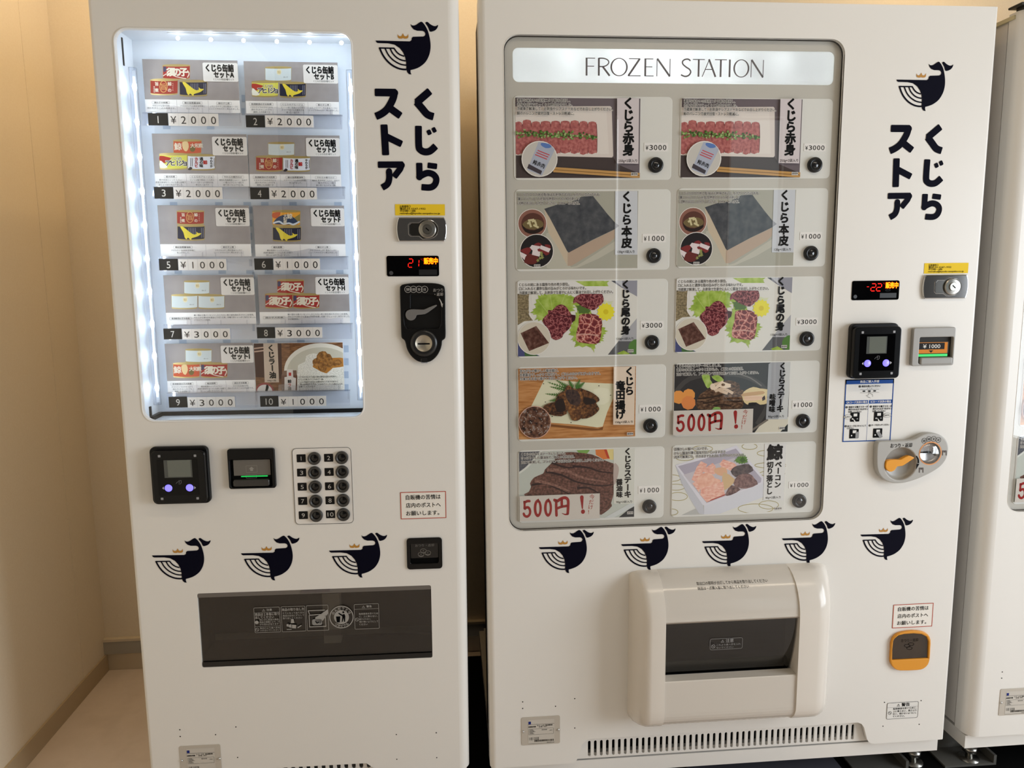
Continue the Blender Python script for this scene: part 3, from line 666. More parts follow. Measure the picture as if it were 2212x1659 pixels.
def card_red_meat():
    c = Card('product_card', 'card of sliced red meat with green onion, left one of the top pair', GRP, FR, cbox(0), CD, Z1)
    c.poly([(155, 730), (1490, 730), (1490, 1600), (155, 1600)], G('mauve_table', (112, 102, 106)))
    c.poly([(155, 1330), (1195, 1366), (1240, 1440), (1490, 1545), (1490, 1600), (155, 1600)], G('dark_table', (74, 64, 62)))
    c.poly([(155, 830), (1163, 826), (1178, 840), (1194, 1350), (1182, 1368), (900, 1362), (155, 1345)], G('white_plate', (222, 212, 204)))
    c.poly([(155, 900), (1120, 860), (1150, 1330), (700, 1330), (155, 1310)], G('white_plate_dish', (228, 220, 212)))
    xs = [155, 236, 332, 426, 535, 636, 740, 836, 926, 1020]; rnd = random.Random(2)
    for i in range(9):
        a, b = xs[i], xs[i+1]; t = 985+rnd.uniform(-8, 14); e = 1318+rnd.uniform(-8, 8)
        c.poly([(a+3, t+14), (a+22, t-4), ((a+b)/2, t-10), (b-14, t-2), (b-2, t+22), (b+6, 1140), (b+4, e-14), (b-14, e), (a+8, e+4), (a-2, 1140)], MEATR, 2)
        c.line([(b-2, t+20), (b+4, 1140), (b+2, e-10)], 5, G('meat_gap', (96, 44, 46)))
    gs = [G('onion_a', (96, 132, 62)), G('onion_b', (126, 158, 88)), G('onion_c', (166, 184, 124)), G('onion_d', (66, 98, 44))]
    for i in range(150):
        t = rnd.random(); x = 160+860*t; y = 1112+38*t+rnd.gauss(0, 17); c.poly(circ(x, y, rnd.uniform(9, 17), 6, rnd.uniform(8, 15), rnd.random()*3), rnd.choice(gs))
    for y in (1482, 1512): c.line([(560, y), (1490, y+64)], 25, G('chopstick', (196, 152, 92)))
    c.line([(560, 1498), (1490, 1563)], 5, G('chopstick_dark', (130, 92, 50)))
    c.disc(415, 1385, 190, WHITE); c.disc(415, 1385, 180, G('inset_cream', (204, 200, 192)))
    c.poly([(405, 1205), (530, 1235), (575, 1290), (440, 1562), (285, 1500)], G('pouch', (176, 182, 198)))
    c.poly([(440, 1215), (515, 1228), (540, 1262), (480, 1272), (430, 1240)], G('pouch_blue', (96, 128, 190)), 2)
    for i, k in enumerate((0, 22, 44)): c.line([(395-k*.6, 1295+k), (520-k*.6, 1345+k)], 11, G('pouch_red', (196, 84, 92)))
    c.poly([(302, 1438), (442, 1512), (428, 1550), (285, 1482)], G('pouch_dark', (72, 66, 72)))
    k = c.s.k(400, 1400); p = c.s.P(340, 1452)
    for j, ch in enumerate('鯨赤肉'): c.pic.put(glyphs(ch, .02), p[0]+j*42*k, p[1]+18*k-j*17*k, 44*k, 52*k, c.lay(), INK, -.38)
    c.poly([(1230, 738), (1462, 738), (1455, 1436), (1230, 1432)], G('title_strip', (214, 205, 206)), mb=c.ttl)
    c.title('くじら赤身', 1350, (800, 925, 1045, 1168, 1290), 122); c.small('250g×2袋入り', 1245, 1442, 1405, 36)
    c.caption((('濃厚な味わいの国産ニタリ鯨を使用し、', 770, 738), ('赤身を低温でじっくりと熟成させました。', 815, 760), ('冷蔵庫で解凍して、お刺身やレアステーキなどでお召し上がりください。', 860, 1185), ('鯨のバレニンで疲労回復・ストレス軽減に。', 906, 778)), 178, 38)
    c.eg(1380, 1442, 1545, 26); return c.done()
def card_skin():
    c = Card('product_card', 'card of a grey skin block, left one of the second row', GRP, FR, cbox(2), CD, Z3)
    c.poly([(90, 125), (1720, 125), (1720, 1190), (90, 1190)], G('sage_grey', (172, 170, 156)))
    c.poly([(540, 690), (775, 1080), (900, 1130), (1410, 800), (1420, 900), (900, 1160), (500, 1160), (480, 800)], G('sage_light', (190, 187, 172)), 2)
    c.poly([(464, 376), (560, 520), (775, 955), (772, 1130), (640, 880), (520, 690)], G('fat_side', (202, 186, 162)))
    c.poly([(775, 955), (1400, 650), (1398, 760), (1330, 830), (830, 1130), (775, 1132)], G('fat_front', (184, 162, 142)))
    c.poly([(464, 376), (640, 318), (800, 300), (960, 215), (1110, 203), (1300, 440), (1405, 560), (1458, 602), (1392, 650), (1100, 790), (790, 957), (768, 935), (640, 690), (540, 500)], SLATE)
    c.disc(306, 570, 194, WHITE); c.disc(306, 570, 186, G('bowl_rim', (142, 98, 84))); c.disc(312, 572, 152, G('bowl_in', (92, 58, 48)), 142); c.poly([(165, 575), (220, 640), (330, 662), (450, 610), (440, 660), (330, 705), (210, 680)], G('bowl_dark', (42, 30, 26)), 2)
    c.poly([(175, 580), (250, 520), (380, 515), (450, 560), (440, 615), (330, 652), (220, 630)], G('soup', (116, 100, 66)), 2)
    for p in (((250, 530), (330, 520)), ((270, 560), (290, 620)), ((300, 545), (350, 530)), ((320, 590), (390, 625)), ((345, 545), (360, 600)), ((240, 575), (280, 545))): c.line(p, 26, G('fat_strip', (206, 196, 152)))
    c.disc(364, 935, 226, WHITE); c.disc(364, 935, 217, G('dark_dish', (36, 33, 34)))
    c.poly([(150, 935), (240, 985), (300, 900), (230, 890), (160, 920)], G('lean_red', (126, 48, 48)), 2)
    c.poly([(145, 945), (235, 990), (205, 1060), (160, 1010)], G('fat_white', (226, 214, 214)))
    c.poly([(200, 1060), (250, 970), (380, 1000), (375, 1080), (300, 1115), (210, 1095)], G('lean_dark', (104, 44, 40)), 2)
    c.poly([(330, 850), (390, 822), (440, 860), (420, 880), (340, 870)], G('lean_red', (126, 48, 48)), 2)
    c.poly([(272, 890), (300, 855), (415, 875), (385, 925), (420, 955), (400, 1010), (300, 985), (310, 930)], G('fat_white', (226, 214, 214)))
    c.poly([(380, 905), (470, 920), (540, 955), (490, 995), (440, 950), (385, 940)], G('lean_red', (126, 48, 48)), 2)
    c.poly([(420, 858), (552, 905), (522, 955), (405, 905)], G('fat_white', (226, 214, 214)))
    c.poly([(470, 850), (540, 855), (545, 900), (490, 880)], G('lean_red', (126, 48, 48)), 2)
    for a, b in ((430, 990), (410, 1030), (380, 1060), (440, 1020), (425, 960)): c.poly(star(a, b, 26, 5, .5, a), G('sprig', (146, 150, 88)))
    c.poly([(1405, 130), (1702, 130), (1702, 985), (1402, 985)], G('silver_strip', (204, 207, 212)), mb=c.ttl)
    c.poly([(1408, 560), (1460, 602), (1406, 640)], G('skin_through', (160, 162, 170)), mb=c.ttl)
    c.title('くじら本皮', 1558, (212, 368, 520, 674, 826), 142); c.small('120g×1袋入り', 1435, 1662, 945, 42)
    c.caption((('くじらのコクのある脂身はお刺身でお召し上がりいただけます。', 187, 1207), ('薄くスライスして赤身(加熱用)とともに紅白刺しや', 243, 932), ('汁物でお召し上がりください。DHA・EPA含有。', 300, 934)), 112, 46)
    c.eg(332, 408, 1132, 30); return c.done()
def card_tail():
    c = Card('product_card', 'card of marbled meat on green leaves, left one of the third row', GRP, FR, cbox(4), CD, Z5)
    c.poly([(100, 150), (1710, 150), (1710, 1190), (100, 1190)], G('plate_white', (222, 220, 212)))
    c.poly([(100, 330), (262, 336), (258, 560), (320, 690), (200, 700), (100, 760)], mott('stone_brown', [(96, 86, 66), (134, 120, 90), (162, 146, 114)], 240, .7))
    c.poly([(100, 960), (200, 1060), (440, 1180), (100, 1190)], G('blue_corner', (76, 80, 124))); c.poly([(200, 1100), (330, 1130), (430, 1190), (210, 1190)], G('green_corner', (70, 104, 60)))
    c.poly([(1330, 150), (1710, 150), (1710, 380), (1500, 260)], G('plate_shade', (150, 150, 160))); c.poly([(1330, 150), (1400, 150), (1420, 200)], G('slate_dark', (66, 70, 76)))
    c.poly([(1710, 640), (1710, 980), (1440, 970)], G('plate_shade2', (172, 172, 176))); c.poly([(1450, 965), (1710, 965), (1710, 1160), (1305, 1150)], G('slate_corner', (92, 92, 94)))
    c.poly([(1600, 985), (1710, 940), (1710, 1160), (1590, 1090)], G('corner_leaf', (86, 126, 62)), 2); c.poly(serr([(1420, 1125), (1520, 1085), (1620, 1140), (1500, 1165)]), LEAF)
    for o in (0, 18, 36): c.line([(270+o, 340), (262+o, 430), (300+o, 530), (262+o*.5, 600), (320, 690)], 8, WHITE, 3)
    c.poly(serr([(270, 590), (345, 500), (320, 480), (380, 350), (460, 330), (600, 320), (740, 325), (830, 350), (885, 470), (880, 560), (760, 640), (640, 720), (440, 710), (330, 690), (360, 640)], .13, 2), LEAF)
    c.poly(serr([(820, 160), (1330, 165), (1290, 250), (1230, 300), (860, 300)], .12, 2), LEAF)
    c.poly(serr([(760, 350), (900, 380), (1000, 520), (920, 560), (860, 480)], .1, 2), LEAF)
    for p in (((600, 700), (540, 340)), ((600, 700), (380, 420)), ((600, 700), (740, 350)), ((600, 700), (300, 590))): c.line(p, 5, G('leaf_vein', (190, 206, 124)))
    c.poly(serr([(805, 745), (860, 640), (900, 520), (1080, 560), (1240, 740), (1315, 830), (1260, 900), (1260, 965), (1160, 1010), (1130, 1118), (1080, 1050), (860, 1045), (880, 990), (810, 950), (850, 900), (785, 880)], .12, 2), LEAF)
    c.poly(serr([(880, 490), (990, 470), (1090, 560), (1060, 600), (920, 600)], .14, 2), LEAFD)
    c.poly(serr([(1240, 410), (1330, 440), (1390, 430), (1340, 500), (1250, 480)], .2, 2), G('daikon', (214, 218, 180)))
    c.poly([(850, 470), (860, 390), (940, 340), (1045, 262), (1080, 228), (1160, 215), (1172, 262), (1240, 350), (1250, 440), (1190, 500), (1130, 552), (1060, 540), (960, 500), (890, 450)], MARB, 2)
    c.poly([(440, 700), (470, 640), (515, 600), (516, 550), (570, 555), (622, 500), (690, 476), (760, 512), (825, 610), (878, 620), (874, 680), (830, 720), (805, 790), (720, 870), (702, 915), (620, 952), (560, 920), (548, 880), (500, 790)], MARB, 2)
    c.poly([(820, 610), (880, 620), (872, 690), (830, 720)], G('meat_shadow', (66, 26, 32)))
    c.line([(530, 600), (640, 610), (720, 630), (820, 640)], 9, G('meat_fold', (70, 28, 34)), 3)
    c.poly([(930, 620), (1040, 600), (1150, 612), (1228, 680), (1226, 800), (1206, 950), (1150, 1002), (960, 985), (892, 955), (892, 850), (920, 740)], MARB2, 2)
    c.line([(900, 880), (1000, 870), (1190, 890)], 12, G('fat_line', (214, 170, 156)), 3)
    c.poly(star(1282, 575, 122, 13, .82), G('flower', (232, 222, 58))); c.disc(1282, 575, 34, G('flower_c', (214, 196, 40)))
    c.disc(330, 925, 222, WHITE); c.disc(330, 925, 214, G('inset_sand', (208, 200, 182)))
    c.poly([(150, 858), (358, 762), (528, 988), (264, 1096)], mott('block_meat', [(66, 38, 30), (92, 58, 48), (118, 86, 76)], 120, .5))
    c.poly([(110, 160), (1250, 160), (1380, 300), (1380, 336), (110, 336)], G('caption_white', (226, 224, 220)), mb=c.cap)
    c.poly([(860, 160), (1250, 160), (1320, 235), (1000, 235)], LEAF, mb=c.cap)
    c.poly([(1400, 160), (1500, 250), (1500, 160)], G('strip_a', (196, 198, 204)), mb=c.ttl)
    c.title('くじら尾の身', 1545, (212, 336, 462, 580, 698, 818), 122); c.small('120g×1袋入り', 1422, 1648, 930, 38)
    c.caption((('くじらの尾にある霜降り肉の希少部位。', 213, 795), ('口に入れると濃厚な脂の旨みがとろける味わいです。', 264, 1018), ('冷蔵庫で解凍して、お刺身で生姜やにんにく醤油でお召し上がりください。', 316, 1375)), 132, 46)
    c.eg(1575, 1645, 1092, 30); return c.done()
def card_fried():
    c = Card('product_card', 'card of dark fried meat on a cream plate over orange wood', GRP, FR, cbox(6), CD, Z7)
    c.poly([(100, 110), (1700, 110), (1700, 1120), (100, 1120)], WOOD)
    c.poly([(300, 680), (560, 900), (1180, 960), (1250, 930), (1240, 975), (1100, 985), (540, 930)], G('wood_shadow', (128, 82, 46)))
    c.poly([(440, 360), (470, 300), (1000, 345), (1392, 362), (1396, 520), (1300, 740), (1240, 930), (1170, 942), (900, 905), (560, 880), (420, 850), (290, 665)], G('cream_plate', (222, 220, 190)))
    c.poly([(1120, 440), (1320, 430), (1330, 590), (1180, 640)], G('cream_plate_in', (230, 228, 202)), 2)
    for x, y in ((455, 362), (480, 605), (820, 878), (1345, 515), (600, 780), (570, 795), (1190, 390)): c.disc(x, y, 9, G('plate_speck', (70, 56, 44)), 6)
    rnd = random.Random(5)
    for a, b in (((780, 430), (510, 340)), ((760, 450), (540, 400)), ((740, 520), (480, 495)), ((800, 420), (620, 310)), ((850, 430), (790, 310)), ((900, 430), (1000, 340)), ((880, 430), (940, 300)), ((700, 560), (530, 590))):
        c.line([a, b], 12, HERB, 0, 5)
        for i in range(1, 8):
            t = i/8; x, y = a[0]+(b[0]-a[0])*t, a[1]+(b[1]-a[1])*t; L = 46*(1.1-t); an = math.atan2(b[1]-a[1], b[0]-a[0])
            for sg in (-.8, .8): c.line([(x, y), (x+L*math.cos(an+sg), y+L*math.sin(an+sg))], 13, HERB, 0, 5)
    c.poly([(450, 665), (500, 630), (560, 610), (605, 600), (640, 510), (720, 460), (760, 500), (760, 760), (600, 785), (480, 735)], FRIED, 2)
    c.poly([(900, 430), (1000, 440), (1100, 480), (1185, 545), (1190, 590), (1150, 615), (1190, 680), (1180, 720), (1100, 790), (960, 825), (900, 700)], FRIED, 2)
    c.poly([(740, 430), (782, 378), (850, 420), (950, 460), (975, 560), (960, 640), (1010, 740), (960, 810), (900, 850), (830, 840), (795, 760), (720, 600)], mott('fried_meat_light', [(58, 42, 36), (110, 74, 48), (166, 116, 66)], 180, .6, detail=8), 2)
    c.poly([(760, 440), (900, 450), (950, 580), (900, 650), (800, 620), (750, 520)], mott('fried_meat_core', [(46, 38, 38), (70, 56, 52), (88, 66, 56)], 200, .6, detail=8), 2)
    c.poly([(610, 600), (700, 560), (740, 640), (730, 720), (630, 730)], G('fried_shadow', (48, 38, 34)), 2)
    c.poly([(980, 540), (1110, 560), (1150, 610), (1010, 640)], G('fried_shadow', (48, 38, 34)), 2)
    c.disc(337, 870, 216, G('inset_pink', (222, 178, 158))); c.disc(337, 870, 208, mott('pan_meat', [(40, 36, 34), (92, 62, 50), (122, 86, 66), (150, 140, 134)], 130, .5, detail=8))
    for i in range(40): c.disc(337+rnd.uniform(-150, 150), 870+rnd.uniform(-150, 150), rnd.uniform(3, 7), G('oil_bubble', (190, 182, 176)), 6)
    c.poly([(1382, 126), (1668, 126), (1652, 902), (1375, 902)], G('beige_strip', (226, 208, 188)), mb=c.ttl)
    c.title('くじら', 1590, (196, 324, 452), 124); c.title('竜田揚げ', 1470, (384, 508, 640, 764), 130)
    c.small('150g×2袋入り', 1402, 1634, 865, 38)
    c.caption((('昔ながらの懐かしい竜田揚げ。', 187, 648), ('生姜醤油でしっかりと味付けし、ごはんのおかずにぴったりです。', 232, 1205), ('冷凍のまま油で揚げてお召し上がりください。', 288, 900)), 138, 46)
    c.eg(1562, 1636, 1022, 30); return c.done()
def card_miso():
    c = Card('product_card', 'card of grilled steak with carrots and mushrooms on a black pan', GRP, FR, cbox(7), CD, Z8)
    c.poly([(70, 60), (1660, 60), (1660, 1060), (70, 1060)], G('pan_black', (54, 52, 52)))
    c.line([(100, 500), (300, 300), (700, 230), (1050, 270), (1300, 420), (1340, 640), (1200, 900)], 60, G('pan_rim', (74, 71, 69)), 4)
    c.line([(980, 240), (1120, 290), (1260, 390)], 16, G('pan_glint', (120, 116, 112)), 3)
    c.poly([(1130, 1060), (1250, 900), (1345, 820), (1660, 800), (1660, 1060)], G('table_cream', (214, 208, 190))); c.line([(1130, 980), (1345, 835)], 26, G('table_edge', (120, 112, 102)))
    c.poly([(1490, 1020), (1660, 840), (1660, 1020)], G('corner_dark', (50, 54, 54)))
    for a, b, r in ((160, 540, 92), (295, 510, 84), (290, 615, 96)):
        c.poly(circ(a, b, r, 9, r*.98, a), G('carrot', (226, 152, 78) if a != 290 else (218, 134, 74)) if a != 290 else G('carrot_b', (220, 136, 76)))
    c.poly([(465, 250), (560, 230), (580, 310), (612, 370), (545, 424), (500, 350)], mott('okra', [(128, 160, 62), (160, 188, 92), (190, 204, 130)], 60, .5), 2)
    c.poly([(595, 265), (690, 250), (758, 312), (720, 345), (650, 320)], mott('okra', []) if 'okra' not in _M else _M['okra'], 2)
    c.poly([(396, 610), (420, 545), (450, 500), (560, 430), (660, 400), (700, 350), (830, 318), (960, 360), (970, 430), (1040, 470), (1010, 560), (1020, 640), (950, 700), (650, 705), (420, 700)], STEAK2, 2)
    for p in ([(420, 560), (600, 540), (760, 500)], [(480, 620), (620, 600), (700, 580)], [(800, 560), (900, 600), (1000, 590)], [(620, 650), (740, 640), (860, 660)]): c.line(p, 22, G('steak_groove', (52, 38, 28)), 3)
    MU = [G('mushroom_a', (214, 190, 164)), G('mushroom_b', (232, 212, 188))]
    for i, p in enumerate((((590, 400), (640, 370), (720, 350)), ((620, 440), (700, 380), (750, 330)), ((640, 460), (760, 430), (880, 490)), ((700, 390), (780, 400), (850, 390)), ((680, 430), (720, 460), (810, 490)), ((740, 350), (790, 370), (850, 385)))): c.line(p, 38, MU[i % 2], 3)
    c.disc(610, 400, 36, MU[1], 44, 10); c.disc(750, 375, 26, G('mushroom_cap', (110, 84, 60)), 18, 10)
    c.poly([(1000, 530), (1015, 480), (1060, 440), (1150, 404), (1240, 425), (1300, 430), (1390, 460), (1385, 560), (1340, 620), (1240, 640), (1190, 610), (1090, 615), (1080, 640), (1030, 610)], G('bamboo', (222, 202, 154)), 2)
    c.poly([(1010, 490), (1150, 470), (1280, 460), (1280, 500), (1010, 530)], G('bamboo_dark', (196, 158, 114)), 2); c.poly([(1030, 530), (1260, 520), (1260, 570), (1060, 590)], G('bamboo_pink', (228, 196, 170)), 2); c.poly([(1265, 550), (1300, 515), (1310, 570), (1270, 590)], G('bamboo_gap', (70, 62, 66)))
    c.poly([(1085, 660), (1090, 625), (1180, 615), (1180, 650)], G('pan_dark2', (40, 39, 40)))
    c.poly([(605, 705), (640, 670), (700, 675), (710, 705)], G('garnish', (140, 180, 96)), 2)
    c.poly([(1352, 100), (1400, 70), (1645, 66), (1602, 832), (1316, 832)], G('grey_strip', (164, 166, 170)), mb=c.ttl)
    c.poly([(1560, 70), (1645, 66), (1602, 832), (1480, 832), (1560, 500)], G('grey_strip_light', (202, 204, 202)), mb=c.ttl)
    c.title('くじらステーキ', 1540, (128, 222, 318, 412, 508, 606, 692), 98, dx=-6); c.title('味噌味', 1405, (536, 616, 700), 84, dx=-4)
    c.small('90g×2袋入り', 1345, 1554, 795, 36)
    c.caption((('くじらの赤身をステーキにしました。', 122, 720), ('濃厚な味噌にしっかりと漬け込み、ご飯との相性抜群。', 170, 1015), ('流水で解凍して、フライパンで両面を焼いてお召し上がりください。', 224, 1220)), 130, 44)
    c.eg(1494, 1560, 950, 28); return c.done()
def card_soy():
    c = Card('product_card', 'card of brown steak slices with orange pepper, bottom left of the window', GRP, FR, cbox(8), CD, Z9)
    c.poly([(110, 90), (1690, 90), (1690, 1110), (110, 1110)], G('plate_celadon', (192, 197, 188)))
    c.poly([(110, 130), (430, 140), (330, 290), (110, 450)], mott('slate_cloth', [(66, 67, 74), (92, 94, 100), (110, 112, 116)], 300, .8)); c.line([(110, 455), (240, 360), (430, 145)], 26, G('plate_rim', (216, 218, 210)), 3)
    c.poly([(1280, 110), (1400, 110), (1400, 270), (1320, 260)], G('yellow_pepper', (222, 206, 140))); c.poly([(1142, 110), (1288, 110), (1335, 250), (1250, 260), (1150, 200)], G('orange_pepper', (214, 122, 60))); c.poly([(1250, 110), (1288, 110), (1335, 250), (1300, 240)], G('red_pepper', (186, 68, 44)))
    c.poly([(895, 110), (1062, 110), (1035, 180), (930, 180)], G('green_bean', (124, 164, 84)), 2)
    c.poly([(210, 748), (260, 690), (290, 620), (276, 580), (330, 500), (450, 448), (470, 400), (540, 330), (600, 270), (640, 200), (760, 165), (900, 168), (1100, 195), (1250, 265), (1340, 300), (1450, 345), (1445, 440), (1385, 560), (1390, 700), (1352, 840), (1362, 880), (1260, 972), (1150, 980), (800, 760)], STEAK, 2)
    for p in ([(480, 420), (700, 470), (900, 560), (1200, 610), (1380, 590)], [(840, 350), (1050, 370), (1200, 420), (1380, 440)], [(300, 600), (480, 580), (620, 640), (800, 720)], [(560, 290), (760, 300), (900, 290)], [(560, 300), (720, 360), (860, 370)], [(900, 640), (1060, 640), (1200, 720)]): c.line(p, 30, G('steak_crevice', (44, 27, 27)), 4, 12)
    for p in ([(500, 400), (760, 410), (960, 500), (1300, 560)], [(340, 540), (560, 590), (800, 680)]): c.line(p, 46, mott('seared_light', [(96, 64, 56), (134, 96, 84), (160, 122, 106)], 220, .5, detail=8), 4, 20)
    c.poly([(1440, 1040), (1690, 840), (1690, 1050)], G('corner_black', (52, 54, 56))); c.line([(1210, 1100), (1420, 980), (1690, 830)], 60, G('plate_edge', (206, 210, 208)), 3)
    c.poly([(1384, 115), (1680, 115), (1672, 848), (1386, 848)], G('pale_strip', (214, 214, 204)), mb=c.ttl)
    c.poly([(1386, 320), (1440, 340), (1456, 400), (1430, 520), (1386, 600)], G('strip_meat', (184, 168, 160)), 2, mb=c.ttl)
    c.title('くじらステーキ', 1572, (154, 252, 348, 440, 530, 630, 722), 98); c.title('醤油味', 1462, (560, 642, 726), 84)
    c.small('90g×2袋入り', 1420, 1630, 822, 36)
    c.caption((('くじらの赤身をステーキにしました。', 184, 745), ('さっぱりとした醤油味でご飯との相性抜群。', 232, 865), ('流水で解凍して、フライパンで両面を焼いてお召し上がりください。', 282, 1252)), 158, 44)
    c.eg(1568, 1640, 968, 28); return c.done()
def card_bacon():
    c = Card('product_card', 'card of pink bacon pieces in a square white box', GRP, FR, cbox(9), CD, Z10)
    c.poly([(50, 90), (1620, 90), (1620, 1100), (50, 1100)], G('cloth_white', (222, 221, 214)))
    GL = G('gold_line', (168, 156, 98))
    for a, b, r, q in ((150, 815, 125, 54), (120, 690, 120, 40), (60, 570, 130, 44), (1180, 975, 232, 62), (1355, 925, 130, 54), (1390, 240, 190, 44), (1100, 150, 100, 40), (480, 180, 130, 40), (1380, 400, 210, 36), (60, 1020, 90, 42), (240, 300, 120, 36), (1400, 510, 170, 36)):
        p = circ(a, b, r, 36, q); c.line(p+[p[0]], 8, GL)
    c.poly([(480, 930), (1290, 630), (1300, 700), (700, 1050), (200, 1060)], G('cloth_shade', (186, 186, 182)))
    c.poly([(118, 402), (480, 925), (500, 1052), (430, 1040), (330, 880), (200, 640)], G('box_side', (196, 197, 204)))
    c.poly([(495, 925), (1284, 640), (1282, 820), (700, 1045), (498, 1052)], G('box_front', (214, 215, 222)))
    c.poly([(114, 396), (500, 280), (925, 134), (1290, 565), (1284, 640), (510, 935), (478, 925)], G('box_rim', (220, 218, 226)))
    c.poly([(150, 412), (520, 310), (918, 176), (1258, 575), (1250, 625), (530, 902)], G('box_inside', (176, 170, 184)))
    c.poly([(225, 525), (900, 300), (1120, 520), (1180, 660), (530, 900)], G('box_floor', (198, 192, 198)))
    for pts in (((330, 590), (400, 420), (455, 345), (540, 385), (500, 460), (440, 570), (380, 620)), ((465, 465), (610, 368), (650, 410), (640, 520), (520, 510)), ((700, 380), (750, 320), (900, 370), (932, 410), (850, 470), (730, 430))): c.poly(pts, PINK)
    c.poly([(400, 600), (440, 530), (510, 500), (600, 515), (640, 570), (720, 600), (640, 690), (440, 720)], mott('bacon_deep', [(226, 164, 142), (234, 182, 160), (240, 198, 176)], 90, .5), 2)
    c.poly([(640, 440), (780, 430), (800, 520), (720, 540), (640, 500)], G('bacon_tan', (222, 176, 142)), 2)
    c.poly([(755, 490), (900, 580), (880, 640), (770, 730), (740, 640)], G('bacon_fat', (212, 182, 140)), 2)
    c.poly([(340, 640), (400, 600), (440, 720), (430, 760)], PINK); c.poly([(450, 700), (748, 615), (772, 790), (530, 890), (445, 790)], PINK); c.poly([(530, 892), (600, 850), (780, 780), (770, 800)], G('bacon_red', (170, 72, 64)))
    c.poly([(790, 760), (860, 662), (980, 720), (850, 795), (780, 800)], mott('dark_lean', [(78, 60, 62), (110, 86, 84), (146, 118, 112)], 160, .5), 2)
    c.poly([(850, 480), (900, 420), (980, 395), (1090, 385), (1150, 470), (1000, 540), (910, 555)], mott('grey_lean', [(66, 58, 60), (92, 82, 84), (110, 96, 94)], 140, .5), 2)
    c.poly([(885, 640), (950, 530), (1100, 512), (1160, 570), (1210, 650), (1050, 710), (940, 690)], mott('brown_lean', [(96, 72, 72), (128, 100, 98), (152, 122, 116)], 150, .5), 2)
    c.poly(serr([(885, 345), (930, 290), (960, 260), (1020, 238), (1070, 290), (1086, 360), (1040, 380), (960, 385)], .2, 2), G('parsley', (98, 136, 66))); c.poly(serr([(960, 330), (1010, 280), (1060, 340), (1000, 370)], .2, 2), G('parsley_dark', (66, 100, 48)))
    c.poly([(1300, 105), (1585, 105), (1552, 862), (1280, 858)], G('white_strip', (222, 221, 218)), mb=c.ttl)
    c.title('鯨', 1435, (228,), 212, off=.045); c.title('ベーコン', 1482, (388, 472, 562, 655), 90, dx=-4); c.title('切り落とし', 1372, (392, 476, 572, 656, 744), 88, dx=-3)
    c.small('40g×2袋入り', 1308, 1512, 825, 36)
    c.caption((('昔懐かしい鯨ベーコンです。', 180, 548), ('からし醤油や薄く塩味が付いていますので', 230, 780), ('流水で解凍して、そのままでもお召し上がりいただけます。', 275, 1030)), 102, 44)
    c.eg(1440, 1522, 972, 28); return c.done()
def slip(fr, z, tl, tr, br, bl, label, lines):
    """hand-written sale slip lying on a card"""
    s = Sf(fr, CD-.0036, *z); b = s.Q(tl, tr, br, bl); w, h = b[1]-b[0], b[3]-b[2]; d = s.d
    root = thing('sale_slip', label, 'paper slip', fr, ((b[0]+b[1])/2, d, b[2]), 'hand-written sale slips on the cards')
    MB().shape([rr(*b)], d, .0003, M('slip_paper', (206, 199, 190), .7)).build('paper', root)
    mb = MB(); R_ = M('brush_red', (150, 38, 36), .6); P = lambda a, b2: (b[0]+(a-560)/(2660)*w, b[3]-(b2-165)/(740)*h)
    def st(pts, wd, w2=None, sm=3, cap=4): mb.flat([P(*p) for p in ribbon(smooth(pts, sm, False) if len(pts) > 2 else pts, wd, w2, cap)], d-.0003, R_)
    st([(885, 320), (810, 318), (740, 350)], 75); st([(712, 335), (722, 430), (715, 530)], 66); st([(735, 540), (790, 500), (860, 520), (905, 620), (880, 720), (800, 775), (720, 745), (690, 685)], 74)
    for cx in (1155, 1495): mb.shape([[P(*p) for p in circ(cx, 540, 132, 32, 262)], [P(*p) for p in circ(cx+5, 540, 52, 28, 172)]], d-.0003, 0, R_); mb.flat([P(*p) for p in [(cx-30, 290), (cx+30, 255), (cx+70, 380), (cx+10, 340)]], d-.0003, R_)
    st([(1770, 330), (1768, 560), (1778, 770)], 84); st([(1710, 315), (1800, 350), (1930, 280), (2070, 258), (2160, 330), (2165, 520), (2150, 730)], 88); st([(2150, 745), (2060, 752), (1960, 715)], 62, 12); st([(1810, 560), (1950, 520), (2130, 500)], 74); st([(1950, 310), (1955, 500)], 84)
    st([(2620, 260), (2640, 590)], 120, 40); mb.flat([P(*p) for p in circ(2660, 690, 66, 14, 66)], d-.0003, R_)
    mb.build('brush_lettering', root)
    t = MB(); m2 = M('brush_thin', (178, 76, 62), .6)
    for i, ch in enumerate('今だけ！'):
        p = P(2960-22*i, 260+150*i); t.vtext(ch, p[0], [p[1]], h*.21, d-.0003, m2, .0)
    t.build('small_lettering', root); return root
def price_tag(fr, b, d, text, label, group):
    root = thing('price_tag', label, 'price tag', fr, ((b[0]+b[1])/2, d, b[2]), group); w, h = b[1]-b[0], b[3]-b[2]
    MB().shape([rr(*b, .001, 2)], d, .0005, M('tag_white', (236, 233, 228), .5)).build('tag_card', root)
    t = MB(); t.text('¥', b[0]+.06*w, b[0]+.18*w, (b[2]+b[3])/2-.06*h, h*.7, d-.0003, INK, .004)
    for i, ch in enumerate(text):
        x = b[0]+(.22+.19*i)*w; t.text(ch, x+(.03*w if ch == '1' else 0), x+(.09 if ch == '1' else .145)*w, (b[2]+b[3])/2-.02*h, h*.82, d-.0003, INK, .008)
    t.build('price_figures', root); return root

